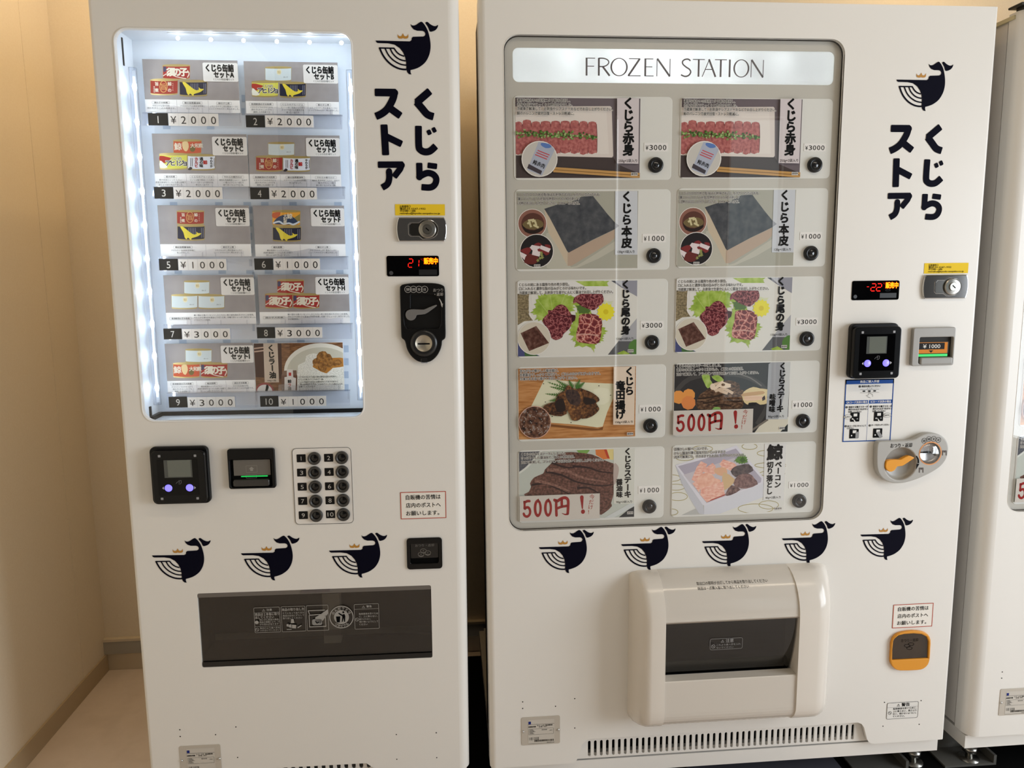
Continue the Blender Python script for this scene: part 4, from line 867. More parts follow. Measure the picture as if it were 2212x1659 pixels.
# ------------------------------------------------------------------ canned goods cards
CGOLD = M('can_rim', (176, 154, 96), .35, .4)
def can(c, x0, y0, x1, y1, style):
    w, h = x1-x0, y1-y0; X = lambda u, v: (x0+u*w, y0+v*h)
    c.poly([X(0, .07)]+[X(.5-.5*math.cos(t), .07-.07*math.sin(t)) for t in [math.pi*i/8 for i in range(9)]]+[X(.985, .93)]+[X(.5+.485*math.cos(t), .93+.07*math.sin(t)) for t in [math.pi*i/8 for i in range(9)]], CGOLD)
    col = dict(red1=(158, 52, 46), red2=(152, 54, 44), navy=(42, 42, 58), white=(198, 206, 204), yellow=(204, 198, 84), orange=(188, 84, 54), white2=(214, 216, 222), wave=(224, 158, 56))[style]
    c.poly([X(.015, .12)]+[X(.5-.485*math.cos(t), .12+.04*math.sin(t)) for t in [math.pi*i/8 for i in range(9)]]+[X(.98, .86)]+[X(.5+.48*math.cos(t), .86+.06*math.sin(t)) for t in [math.pi*i/8 for i in range(9)]], G('can_'+style, col))
    k = c.s.k(x0, y0)
    def chars(st, us, v, hs, m, off=.02, halo=None):
        for ch, u in zip(st, us):
            p = c.s.P(*X(u, v)); c.pic.vtext(ch, p[0], [p[1]], hs*h*k, c.lay()-.0001, m, off, halo, off+.06)
    CRM = G('can_cream', (222, 212, 190))
    if style == 'red1':
        c.poly([X(.02, .2), X(.12, .16), X(.14, .4), X(.04, .5)], G('can_blue', (70, 66, 92)), 2)
        c.line([X(.02, .75), X(.2, .6), X(.5, .8), X(.85, .92)], .05*h, CRM, 3); chars('須の子', (.3, .52, .76), .5, .56, CRM, .05)
        c.line([X(.9, .4), X(.96, .6), X(.9, .85)], .06*h, CRM, 3)
    elif style == 'red2':
        p = circ(*X(.48, .48), .13*w, 20, .34*h); c.line(p+[p[0]], .035*h, G('can_gold', (206, 164, 96))); chars('旨', (.48,), .48, .42, G('can_gold', (206, 164, 96)), .0)
        for u, st in ((.7, '鯨の'), (.24, '旨煮')): chars(st[0], (u,), .32, .24, CRM); chars(st[1], (u,), .7, .24, CRM)
        for i in range(4): chars('く', (.82,), .3+.13*i, .1, CRM); chars('味', (.15,), .5+.1*i, .09, CRM)
    elif style == 'navy':
        for u in (.42, .48, .54, .6, .66, .88, .94): c.line([X(u, .22), X(u, .62 if u < .7 else .82)], .022*w, G('can_navy_text', (120, 120, 134)))
        c.poly([X(*q) for q in ((.11, .16), (.2, .14), (.3, .26), (.46, .48), (.6, .62), (.7, .58), (.69, .44), (.76, .54), (.88, .55), (.76, .72), (.62, .8), (.52, .86), (.5, .97), (.43, .86), (.38, .82), (.34, .92), (.27, .78), (.23, .5))], G('can_yellow_whale', (220, 200, 66)), 2)
    elif style == 'white':
        c.disc(*X(.53, .36), .09*w, G('crest_pale', (220, 212, 176)), .2*h, 14); chars('鯨', (.53,), .38, .22, G('crest_gold', (186, 160, 96)), 0); chars('須の子', (.72, .78, .84), .7, .09, INKG, 0)
    elif style == 'yellow':
        c.poly([X(.02, .18), X(.3, .25), X(.42, .35), (x0+.2*w, y0+.6*h), X(.03, .5)], G('can_chili', (164, 48, 36)), 2); c.poly([X(.03, .45), X(.16, .6), X(.3, .85), X(.03, .88)], G('can_white_swoosh', (222, 220, 204)), 2)
        chars('くじらの', (.45, .55, .65, .74), .33, .2, INK, .01, WHITE); chars('アヒージョ', (.32, .48, .64, .78, .92), .6, .36, INK, .03, WHITE)
    elif style == 'orange':
        c.poly([X(.32, .2), X(.5, .16), X(.55, .5), X(.46, .8), X(.34, .6)], G('can_beige', (214, 186, 136)), 2); c.disc(*X(.68, .62), .1*w, G('can_olive', (110, 96, 54)), .2*h, 14)
        chars('鯨', (.17,), .48, .5, CRM, .02); chars('大和煮', (.68, .84, .97), .42, .32, CRM, .02)
    elif style == 'white2':
        for st, u, m in (('やわらか', .86, INK), ('鯨', .64, RED), ('通の味', .5, INK), ('カルビ', .32, RED)):
            n = len(st)
            for i, ch in enumerate(st): chars(ch, (u,), .2+(.62/n)*(i+.5), .68/max(n, 2.6), m, .04)
        for u in (.12, .18, .96): c.line([X(u, .25), X(u, .75)], .02*w, INKG)
        c.poly([X(.02, .95), X(.1, .78), X(.18, .86), X(.12, .97)], G('can_dark_whale', (60, 54, 58)), 2)
    elif style == 'wave':
        c.poly([X(.02, .2), X(.3, .14), X(.2, .5), X(.02, .45)], G('can_orange_red', (190, 92, 52)), 2); c.poly([X(.75, .5), X(.98, .25), X(.98, .75)], G('can_olive2', (140, 124, 70)))
        c.poly([X(.1, .86), X(.16, .5), X(.4, .3), X(.6, .3), X(.82, .55), X(.9, .86)], G('can_deep_blue', (52, 64, 88)), 2)
        c.line([X(.04, .8), X(.25, .7), X(.4, .85), X(.6, .8), X(.75, .88), X(.97, .7)], .1*h, G('can_foam', (200, 208, 214)), 3); chars('鯨', (.62,), .38, .34, CRM, .02); chars('大和煮', (.46, .46, .46), .5, .26, CRM, .02) if False else [chars(ch, (.46,), .36+.2*i, .24, CRM, .02) for i, ch in enumerate('大和煮')]
LD = .100
LGRP = 'canned goods cards in the lit display window'
def canned(letter, corners, z, cans, cols, three, label):
    sf = Sf(FL, LD); b = sf.Q(*corners)
    c = Card('product_card', label, LGRP, FL, b, LD, z, .0004, PAPER, FL)
    bg = mott('studio_grey', [(146, 138, 135), (158, 150, 146)], 30, .6)
    c.pic.flat(rr(*c.ubox(0, 0, 1, .755)), c.lay(), bg)
    for (a0, b0, a1, b1, st) in cans: can(c, a0, b0, a1, b1, st)
    d = c.lay()-.0002
    c.ttl.shape([rr(*c.ubox(.63, .05, 1.0, .405), .003, 3)], d, 0, M('title_card', (222, 216, 208), .6)); d -= .0002
    g = c.ubox(.665, .085, .955, .215); c.ttl.text('くじら缶詰', g[0], g[1], (g[2]+g[3])/2, (g[3]-g[2])*1.12, d, INK, .055)
    g = c.ubox(.745, .22, .955, .325); c.ttl.text('セット'+letter, g[0], g[1], (g[2]+g[3])/2, (g[3]-g[2])*1.25, d, INK, .05)
    g = c.ubox(.735, .345, .955, .38); c.ttl.text('くじらの缶詰%d種セット' % (3 if three else 2), g[0], g[1], (g[2]+g[3])/2, (g[3]-g[2])*1.25, d, INK, .005)
    n = len(cols)
    for i, (hd, lines) in enumerate(cols):
        if n == 1:
            g = c.ubox(.04, .845, .28, .9); frame_line(c.cap, g, .001, .0003, d, INKG); g = c.ubox(.06, .85, .26, .895); c.cap.text(hd, g[0], g[1], (g[2]+g[3])/2, (g[3]-g[2])*.85, d, INK, .01)
            for j, l in enumerate(lines): g = c.ubox(.31, .79+.048*j, .31+.0203*len(l), .83+.048*j); c.cap.text(l, g[0], g[1], (g[2]+g[3])/2, (g[3]-g[2])*.95, d, INK, .008)
        else:
            u = (i+.5)/n; wd = .012*len(hd)+.02
            if i: c.cap.flat(rr(*c.ubox(i/n-.0008, .765, i/n+.0008, .99)), d, INKG)
            g = c.ubox(u-wd, .79, u+wd, .842); frame_line(c.cap, g, .001, .0003, d, INKG); g = c.ubox(u-wd+.02, .795, u+wd-.02, .838); c.cap.text(hd, g[0], g[1], (g[2]+g[3])/2, (g[3]-g[2])*.85, d, INK, .01)
            for j, l in enumerate(lines): wl = .0100*len(l); g = c.ubox(u-wl, .858+.046*j, u+wl, .895+.046*j); c.cap.text(l, g[0], g[1], (g[2]+g[3])/2, (g[3]-g[2])*1.0, d, INK, .008)
    return c.done()
ZA = (240, 50, 5.53); ZB = (500, 50, 5.53); ZC = (0, 0, 3.0); ZE = (300, 340, 5.923); ZF = (530, 340, 5.926); ZG = (310, 580, 5.028); ZH = (540, 580, 5.027); ZP = (0, 0, 1.0)
SU = ('須の子大和煮', ('やわらかな須の子を', '須の子(すのこ)の大和煮です。')); NA = ('長須鯨須の子大和煮', ('ナガスクジラのやわらかな', '須の子(すのこ)だけを', '使用した大和煮です')); UM = ('鯨の旨煮醤油味', ('ナガスクジラの肉を甘辛風に', '仕上げました。')); SJ = ('鯨のすじ煮', ('ぷるぷるのすじ肉を醤油ベースに', 'じっくりやわらかく煮込みました。'))
AH = ('くじらのアヒージョ', ('コンソメ味で熟成くじら肉と', 'オリーブオイルや唐辛子を', '使った一品です')); YM = ('鯨大和煮', ('鯨の缶詰といったらコレ!', '赤身を醤油をベースに生姜と砂糖で', '甘じょっぱく仕上げました。')); KA = ('やわらか鯨カルビ', ('鯨肉を青森県産にんにく、仙台で', '一番(なかむら一味)で', '香り良く仕上げた一品。'))
def canned_cards():
    canned('A', ((307.3, 127.8), (513.4, 130.5), (518.5, 244), (314.5, 243)), ZA, ((615, 490, 945, 678, 'red1'), (466, 662, 800, 862, 'red2'), (815, 678, 1150, 878, 'navy')), (SU, UM, SJ), True, 'card of three cans, top left of the lit display, above price tag one')
    canned('B', ((527, 131.7), (730, 135.5), (732, 248), (531, 245.3)), ZB, ((400, 515, 718, 702, 'white'), (240, 685, 562, 886, 'yellow'), (572, 700, 892, 892, 'navy')), (NA, AH, SJ), True, 'card of white, yellow and navy cans, top right of the lit display')
    canned('C', ((328, 288.3), (533.3, 290.5), (538, 403), (335.8, 402.8)), ZC, ((1122, 902, 1307, 1002, 'orange'), (1032, 990, 1215, 1102, 'yellow'), (1215, 998, 1396, 1105, 'white2')), (YM, AH, KA), True, 'card with an orange can above a yellow and a white can')
    canned('D', ((535.3, 291), (734.5, 293.2), (736.2, 403.3), (539.3, 404)), ZP, ((578.7, 306.5, 636.5, 338, 'white'), (552.6, 335.5, 611, 371, 'red2'), (611, 337, 670.5, 371.5, 'white2')), (NA, UM, KA), True, 'card with a white can above a dark red and a white can')
    canned('E', ((341.4, 443.8), (538.6, 443.3), (542, 554), (346, 554.4)), ZE, ((483, 672, 837, 868, 'red2'), (490, 856, 845, 1066, 'navy')), (UM, SJ), False, 'card of a red can stacked on a navy can, left of the third row')
    canned('F', ((547.7, 444.1), (743, 444.1), (746.8, 553.5), (550.6, 555)), ZF, ((342, 672, 706, 885, 'wave'), (348, 872, 716, 1080, 'navy')), (YM, SJ), False, 'card of an orange and blue can stacked on a navy can')
    lg = ('鯨一頭から数パーセントしかとれない希少部位須の子(すのこ)を使用。', 'やわらかな須の子を醤油と千切り生姜、砂糖で甘じょっぱく味付けました。')
    canned('G', ((353.8, 594.5), (548, 594), (553.6, 700), (358.7, 701.7)), ZG, ((438, 126, 718, 288, 'white'), (302, 276, 588, 442, 'white'), (594, 278, 882, 442, 'white')), (('長須鯨須の子大和煮', lg+('ナガスクジラ使用。',)),), True, 'card of three stacked plain white cans')
    canned('H', ((557, 592.3), (753.2, 594.3), (755.8, 699), (561, 698.8)), ZH, ((293, 113, 587, 280, 'red1'), (163, 264, 464, 438, 'red1'), (466, 268, 757, 438, 'red1')), (('須の子大和煮', lg+('ひげ鯨使用。',)),), True, 'card of three stacked red cans with brush lettering')
    canned('I', ((356.3, 742), (546.7, 741), (552, 847.5), (362, 847.5)), ZG, ((453, 868, 743, 1028, 'white'), (320, 1018, 614, 1190, 'orange'), (620, 1018, 914, 1190, 'red1')), (NA, YM, SU), True, 'card with a white can above an orange and a red can, bottom left')
    b = Sf(FL, LD).Q((548, 741.5), (741, 739), (744, 841), (552.3, 846))
    c = Card('product_card', 'card of rice bowl with brown meat sauce and a small jar', LGRP, FL, b, LD, ZH, .0004, PAPER, FL)
    c.poly([(30, 790), (1040, 790), (1040, 1350), (30, 1350)], mott('brown_table', [(92, 60, 38), (122, 84, 54), (146, 104, 68)], 60, .5, stretch=(1, 1, 4)))
    c.poly([(40, 800), (340, 805), (350, 1200), (60, 1180)], G('table_dark', (70, 44, 34)))
    for y in (870, 905): c.line([(40, y), (160, y-15)], 14, G('table_glint', (190, 160, 140)))
    c.disc(770, 1110, 400, G('bowl_rim_white', (222, 216, 200)), 300, 40); c.disc(775, 1130, 375, G('bowl_cream', (196, 190, 170)), 275, 40)
    c.poly([(520, 1130), (520, 1050), (600, 1010), (610, 950), (700, 920), (780, 960), (1040, 1080), (1040, 1350), (480, 1350), (440, 1250)], mott('rice', [(196, 192, 178), (222, 218, 204), (236, 233, 222)], 420, .6), 2)
    sauce = mott('meat_sauce', [(92, 58, 24), (140, 94, 44), (182, 130, 70)], 150, .4, detail=7)
    c.poly([(680, 1060), (720, 1090), (830, 1140), (900, 1080), (1040, 1060), (1040, 980), (900, 970), (740, 1010)], G('sauce_base', (176, 120, 56)), 2)
    for p in (((720, 980), (750, 910), (820, 900), (850, 960), (800, 1010)), ((680, 1000), (730, 970), (770, 1030), (730, 1060), (690, 1050)), ((740, 1040), (800, 1010), (840, 1070), (810, 1120), (750, 1100)), ((830, 940), (870, 930), (900, 1000), (860, 1030)), ((800, 1010), (860, 1000), (900, 1060), (850, 1080)), ((880, 1020), (960, 985), (1000, 1030), (920, 1060))): c.poly(p, sauce, 2)
    c.poly([(340, 1160), (360, 1115), (500, 1110), (515, 1170), (510, 1330), (345, 1330)], G('jar_brown', (110, 78, 62)), 0); c.poly([(345, 1160), (360, 1110), (505, 1105), (510, 1160)], G('jar_lid', (128, 98, 80)))
    c.poly([(400, 1095), (465, 1095), (470, 1180), (500, 1190), (495, 1320), (375, 1320), (375, 1180), (402, 1175)], G('jar_label', (214, 206, 196)))
    c.poly([(420, 1130), (448, 1130), (448, 1165), (420, 1165)], RED)
    for ch, y in (('鯨', 1225), ('ラ', 1265), ('油', 1300)): p = c.s.P(430, y); c.pic.vtext(ch, p[0], [p[1]], 42*c.s.k(400, 1200), c.lay(), INK if ch != 'ラ' else RED, .03)
    c.disc(160, 1330, 100, G('emblem_red', (150, 74, 70)), 90); c.disc(160, 1335, 84, G('emblem_white', (214, 208, 202)), 74); c.poly([(180, 1260), (205, 1280), (190, 1330), (160, 1350), (170, 1310)], INK, 2)
    c.poly([(145, 815), (300, 812), (316, 1236), (160, 1236)], G('beige_title', (196, 176, 156)), mb=c.ttl); c.title('くじラー油', 228, (862, 936, 1010, 1080, 1158), 76, dx=5); c.small('100g×1瓶', 190, 285, 1216, 22)
    c.caption((('くじらのさえずり(舌)と希少部位の須の子を使い、', 1175, 945), ('ピリッと辛口いくじらのラー油。', 1203, 800), ('くじらが初めての方にも臭みがなくておすすめです', 1230, 955), ('ご飯のお供はもちろん、パスタやラーメンの具としても', 1255, 1005), ('お使いいただけます。', 1282, 720)), 530, 21, None)
    c.done()

# ------------------------------------------------------------------ payment parts
def card_reader(root, fr, back, front, dep, z, lcd, icon, btns, arrows, sq, inner, label):
    """thick black reader; back = corners on the door, front = corners of the glossy face"""
    s0 = Sf(fr, 0, *z); s = Sf(fr, -dep, *z); b = s0.Q(*back); f = s.Q(*front)
    mb = MB(); x0, x1, z0, z1 = min(b[0], f[0]-.001), max(b[1], f[1]+.001), min(b[2], f[2]-.001), max(b[3], f[3]+.001)
    mb.shape([rr(x0, x1, z0, z1, .011, 5)], -dep+.012, dep-.012, BLACK, .003, 2); o = mb.build('card_reader', root); tag(o, label)
    mb = MB(); mb.shape([rr(*f, .009, 5)], -dep, .0125, M('reader_face', (9, 9, 10), .2, spec=.25), .002, 2); mb.build('face_plate', o)
    e = -dep-.0004
    MB().flat(rr(*s.B(*inner)), e, GLOSSB).build('glass_panel', o)
    q = s.B(*lcd); mb = MB(); mb.flat(rr(*q), e-.0003, M('lcd_edge', (74, 77, 74), .2)); w = q[1]-q[0]; mb.flat(rr(q[0]+.13*w, q[1]-.05*w, q[2]+.03*w, q[3]-.01*w), e-.0005, M('lcd_grey', (104, 108, 100), .15)); mb.build('lcd_screen', o)
    c = s.P(*icon); k = s.k(*icon); mb = MB(); m = M('icon_grey', (120, 120, 122), .5)
    mb.flat(ribbon([(c[0]-2*k, c[1]+18*k), (c[0]+26*k, c[1]+18*k), (c[0]+26*k, c[1]-6*k), (c[0]+16*k, c[1]-18*k), (c[0]-2*k, c[1]-18*k)], 3.5*k), e-.0003, m); mb.flat(ribbon(smooth([(c[0]-28*k, c[1]-14*k), (c[0]-14*k, c[1]+2*k), (c[0]+4*k, c[1]+8*k), (c[0]+10*k, c[1]), (c[0]-2*k, c[1]-8*k)], 3, False), 3.5*k), e-.0003, m); mb.build('contactless_mark', o)
    for (a, b2), (u, v) in zip(btns, arrows):
        c = s.P(a, b2); r = 38*k
        bt = MB().lathe(c[0], c[1], [(0, e-.0016), (r*.85, e-.0014), (r, e)], M('button_violet', (112, 104, 255), .3, emit=1.5), 24).build('lit_button', o)
        MB().flat(circ(c[0], c[1], r*.55, 18), e-.0018, M('button_violet_core', (72, 60, 235), .3, emit=1.3)) .build('button_core', bt) if False else None
        sg = -1 if u < a else 1; p = s.P(u, v); MB().flat([(p[0]+sg*9*k, p[1]), (p[0]-sg*8*k, p[1]+16*k), (p[0]-sg*8*k, p[1]-16*k)], e-.0003, M('arrow_grey', (196, 196, 198), .5)).build('arrow_mark', o)
    for a in sq: c = s.P(*a); MB().shape([rr(c[0]-12*k, c[0]+12*k, c[1]-12*k, c[1]+12*k, 3*k, 3)], e-.0004, .0008, M('corner_grey', (150, 150, 152), .4)).build('corner_stud', o)
    return o
COINW = 'coin_print'
def coins(mb, s, pts, r, size, d, m, th=4):
    for tx, a, b in pts:
        c = s.P(a, b); k = s.k(a, b)
        mb.shape([circ(c[0], c[1], r*k, 24), circ(c[0], c[1], (r-th)*k, 24)], d, 0, m)
        w = {2: .95, 3: 1.45}[len(tx)]*size*.62*k; mb.text(tx, c[0]-w/2, c[0]+w/2, c[1], size*k, d, m, .01)

# ------------------------------------------------------------------ freezer machine in the middle
R = frozen_machine(FR, 'large white freezer vending machine with grey lit header and ten food cards, in the middle', .014, .026)
# header lettering: thin roman capitals with thick and thin strokes, drawn on the lit sheet
def header_letters(root):
    s = Sf(FR, .0134, 1080, 60, 4.88); hs = Sf(FR, .0134)
    a, b = hs.P(1265, 163.5), hs.P(1648, 167); zc0 = (a[1]+b[1])/2; H = hs.P(1265, 125)[1]-hs.P(1265, 163.5)[1]
    xa, xb = a[0], b[0]; k = (xb-xa)/(1648-1265); T, t = .0038, .0016
    mb = MB(); m = M('header_grey_print', (112, 106, 106), .6); d = .0134
    def bar(x0, y0, x1, y1, w): mb.flat(ribbon([(xa+x0*k, zc0+y0*H), (xa+x1*k, zc0+y1*H)], w), d, m)
    def bow(pts, w): mb.flat(ribbon(smooth([(xa+x*k, zc0+y*H) for x, y in pts], 5, False), w), d, m)
    def O(cx, rx): mb.shape([circ(xa+cx*k, zc0+.5*H, rx*k, 48, .515*H), circ(xa+cx*k, zc0+.5*H, rx*k-T*.92, 48, .515*H-t)], d, 0, m)
    def N(x0, x1): bar(x0, 0, x0, 1, t); bar(x0+.5, 1, x1, 0, T); bar(x1, 0, x1, 1, t)
    bar(2, 0, 2, 1, T); bar(0, .98, 20, .98, t); bar(2, .53, 18, .53, t)                                   # F
    bar(28, 0, 28, 1, T); bow([(28, .98), (38, .98), (46, .9), (49, .77), (46, .62), (38, .52), (28, .52)], t*1.5); bar(36, .52, 51, 0, T)   # R
    O(71, 18.5)                                                                                            # O
    bar(92, .98, 116, .98, t); bar(115, .98, 91, .02, T); bar(90, .015, 117, .015, t)                      # Z
    bar(127, 0, 127, 1, T); bar(126, .98, 144, .98, t); bar(127, .53, 142, .53, t); bar(126, .015, 145, .015, t)   # E
    N(152, 180); mb.build('header_word', root); mb = MB()                                                  # N
    def S(x): bow([(x+20, .9), (x+15, .99), (x+8, .97), (x+3, .86), (x+4, .7), (x+11, .54), (x+18, .42), (x+21, .26), (x+17, .08), (x+9, .01), (x, .1)], T*.78)
    S(204)
    def Tt(x): bar(x, .98, x+26, .98, t); bar(x+13, 0, x+13, 1, T)
    def A(x): bar(x, 0, x+15, 1, t); bar(x+14, 1, x+29, 0, T); bar(x+7, .42, x+22, .42, t)
    Tt(229); A(250); Tt(277); bar(309.5, 0, 309.5, 1, T); O(335, 17.5); N(356.5, 383)
    mb.build('header_word', root)
header_letters(R)
whale(R, FR, (1936.6, 171.9), (2059.3, 139.4), 'navy whale above the upright lettering')
for b, f in (((1164.3, 1182.2), (1282.7, 1148.8)), ((1342.1, 1175.7), (1459.3, 1141.9)), ((1517, 1169.2), (1633.8, 1136.2)), ((1689.6, 1163.1), (1804.3, 1129.7)), ((1859.2, 1154.9), (1972.3, 1122.8))): whale(R, FR, b, f, 'navy whale in the row under the window')
lettering(R, FR, (1924.8, 270), (2033.5, 474))
ZR = (1780, 550, 5.12)
yellow_sticker(R, Sf(FR, -.0006, *ZR), ((1113, 97), (1602, 88), (1590, 203), (1103, 212)))
lock(R, Sf(FR, -.006, *ZR), 1096, 1600, 222, 488, 1412, 340)
display(R, Sf(FR, -.0015, *ZR), (310, 288, 832, 502), [('-', (468, 318, 500, 394)), ('2', (518, 322, 568, 402)), ('2', (580, 322, 632, 402))], (652, 308, 676, 330), (682, 306, 820, 372), (346, 465, 20), (618, 425, 800, 478), (682, 385, 732, 403))
card_reader(R, FR, ((268, 758), (772, 756), (742, 1335), (236, 1372)), ((350, 802), (863, 792), (832, 1365), (309, 1377)), .026, ZR, (470, 905, 695, 1095), (585, 1140), ((480, 1203), (685, 1198)), ((426, 1205), (738, 1195)), ((427, 861), (776, 853), (402, 1319), (746, 1311)), (390, 880, 780, 1285), 'black card reader with two violet lit buttons')

def bill_slot(root, fr, z, outer, m, cav, face, mface, light, lip, printer, label):
    s0 = Sf(fr, -.010, *z); b = s0.Q(*outer); s = Sf(fr, -.004, *z); c = s.B(*cav)
    mb = MB(); mb.shape([rr(*b, .005, 4), rr(*c, .003, 3)], -.010, .010, m, .002, 2); o = mb.build('bill_acceptor', root); tag(o, label)
    sh = MB(); sh.shape([rr(*c, .003, 3)], .0005 if False else -.0012, .001, M('slot_back_'+m.name, (58, 57, 55) if m is not BLACK else (12, 12, 12), .5)); sh.build('slot_recess', o)
    s2 = Sf(fr, -.0030, *z); f = s2.B(*face); e = -.0045
    MB().shape([rr(*f, .001, 2)], e, .003, mface).build('bill_guide', o)
    q = s2.B(*light); MB().flat(rr(*q), e-.0012, M('slot_green', (22, 190, 84), .4, emit=.55)).build('green_light', o)
    q = s2.B(*lip); mb = MB(); mb.shape([rr(*q, .004, 4)], -.0125, .011, M('lip_'+m.name, (150, 147, 142), .35) if m is not BLACK else M('lip_dark', (52, 50, 48), .25), .003, 2); mb.build('bill_lip', o)
    printer(o, Sf(fr, e-.0004, *z), e-.0004)
def _print_r(o, s, d):
    t = MB(); t.flat(rr(*s.B(1035, 970, 1365, 1092)), d, M('label_orange', (214, 132, 52), .5)); q = s.B(1045, 976, 1333, 1048); t.flat(rr(*q), d-.0003, M('label_black', (38, 36, 36), .5))
    w = q[1]-q[0]; t.text('¥ 1000', q[0]+.17*w, q[0]+.83*w, (q[2]+q[3])/2, (q[3]-q[2])*.82, d-.0006, M('label_white', (226, 222, 216), .5), .015)
    p = s.P(1183, 1072); k = s.k(1183, 1072); t.flat([(p[0]-25*k, p[1]+12*k), (p[0], p[1]-13*k), (p[0]+25*k, p[1]+12*k)], d-.0003, M('label_black', (38, 36, 36), .5)); t.build('bill_label', o)
bill_slot(R, FR, ZR, ((993, 808), (1458, 803), (1440, 1226), (968, 1232)), M('acceptor_grey', (158, 155, 150), .35), (1035, 910, 1405, 1200), (1035, 965, 1370, 1092), M('acceptor_dark', (92, 88, 84), .5), (1030, 1098, 1355, 1125), (1040, 1132, 1395, 1212), _print_r, 'grey bill slot with an orange label and green light')

# blue framed how-to-pay sticker
def howto(root):
    s = Sf(FR, -.0006, 1800, 810, 6.1433); b = s.Q((166, 62), (812, 48), (754, 872), (118, 888)); d = -.0006; w, h = b[1]-b[0], b[3]-b[2]
    BL = M('howto_blue', (36, 78, 150), .5); P = lambda u, v: (b[0]+u*w, b[3]-v*h); X = lambda u: b[0]+u*w; Z = lambda v: b[3]-v*h
    o = MB().flat(rr(*b), d, M('howto_white', (228, 226, 222), .5)).build('howto_sticker', root); tag(o, 'blue framed picture instructions sticker')
    f = MB(); frame_line(f, b, 0, .0022, d-.0003, BL); f.flat(rr(X(0), X(1), Z(.075), Z(0)), d-.0003, BL); f.flat(rr(X(.01), X(.485), Z(.392), Z(.335)), d-.0003, BL); f.flat(rr(X(.505), X(.99), Z(.392), Z(.335)), d-.0003, BL); f.flat(rr(X(.494), X(.4985), Z(.99), Z(.4)), d-.0003, BL); f.build('blue_frame', o)
    t = MB(); e = d-.0006; wt = M('howto_white', (228, 226, 222), .5)
    def tx(st, u0, u1, v, hh, m=INK, off=.012): t.text(st, X(u0), X(u1), Z(v), hh*h, e, m, off)
    def num(n, u, v): t.flat(circ(X(u), Z(v), .018*h, 14), e, INK); t.text(n, X(u)-.004*h, X(u)+.004*h, Z(v), .026*h, e-.0003, wt, .02)
    tx('商品ご購入手順', .3, .69, .037, .045, wt, .02); num('1', .3, .114); tx('商品を選んでください', .34, .72, .112, .034, INK, .025)
    tx('QRコード決済の場合', .04, .47, .363, .04, wt, .02); tx('ICカード決済の場合', .54, .96, .363, .04, wt, .02)
    for u, st in ((.02, '左'), (.52, '右')):
        num('2', u+.03, .44)
        for i, (l, q) in enumerate((('使用する電子マネーが', .4), ('表示されるまで%sボタン' % st, .4), ('を押してください', .27))): tx(l, u+.07, u+.07+q, .44+.038*i, .034, INK, .025)
        num('3', u+.03, .745)
    tx('QRコードをスキャンして', .08, .47, .745, .034, INK, .025); tx('ください', .08, .22, .78, .034, INK, .025); tx('カードをタッチください', .585, .95, .74, .034, INK, .025)
    for u, v in ((.23, .6), (.72, .6), (.23, .87), (.72, .87)):
        t.flat(rr(X(u-.095), X(u+.095), Z(v+.075), Z(v-.075), .012*w, 4), e, INK); t.flat(rr(X(u-.03), X(u+.045), Z(v-.01), Z(v-.055)), e-.0003, wt); t.flat(circ(X(u-.05), Z(v+.03), .012*h, 10), e-.0003, wt); t.flat(circ(X(u+.05), Z(v+.03), .012*h, 10), e-.0003, M('howto_grey', (150, 150, 150), .5))
    for u, v, st in ((.085, .595, '左ボタン'), (.9, .585, '右ボタン')): t.flat(circ(X(u), Z(v), .085*w, 20, .035*h), e-.0004, INK); t.flat(circ(X(u), Z(v), .08*w, 20, .032*h), e-.0005, wt); t.text(st, X(u-.065), X(u+.065), Z(v), .03*h, e-.0007, INK, .02)
    for u, v, q in ((.2, .65, .2), (.7, .65, .3)): t.flat([P(u-.01, v-.03), P(u+.025, v+.0), P(u+.06, v+.04), P(u+.02, v+.03)], e-.0005, wt)
    t.flat([P(.26, .84), P(.33, .84), P(.33, .94), P(.26, .94)], e-.0005, M('howto_grey', (150, 150, 150), .5)); t.flat([P(.69, .86), P(.75, .84), P(.83, .93), P(.77, .955)], e-.0005, M('howto_grey', (150, 150, 150), .5))
    for v in (.165, .215): t.flat(rr(X(.31), X(.7), Z(v+.0015), Z(v-.0015)), e, INK)
    for u in (.39, .5, .61): t.flat(circ(X(u), Z(.19), .03*w, 16, .011*h), e, INK)
    for pts in (((.495, .195), (.49, .25), (.44, .262), (.47, .28), (.53, .3)), ((.515, .195), (.52, .23), (.57, .245), (.575, .28))): t.flat(ribbon([P(*p) for p in pts], .004*h), e-.0003, INK)
    for a, c in (((.47, .15), (.455, .142)), ((.5, .146), (.5, .136)), ((.53, .15), (.55, .142))): t.flat(ribbon([P(*a), P(*c)], .004*h), e, INK)
    t.build('howto_print', o)
howto(R)

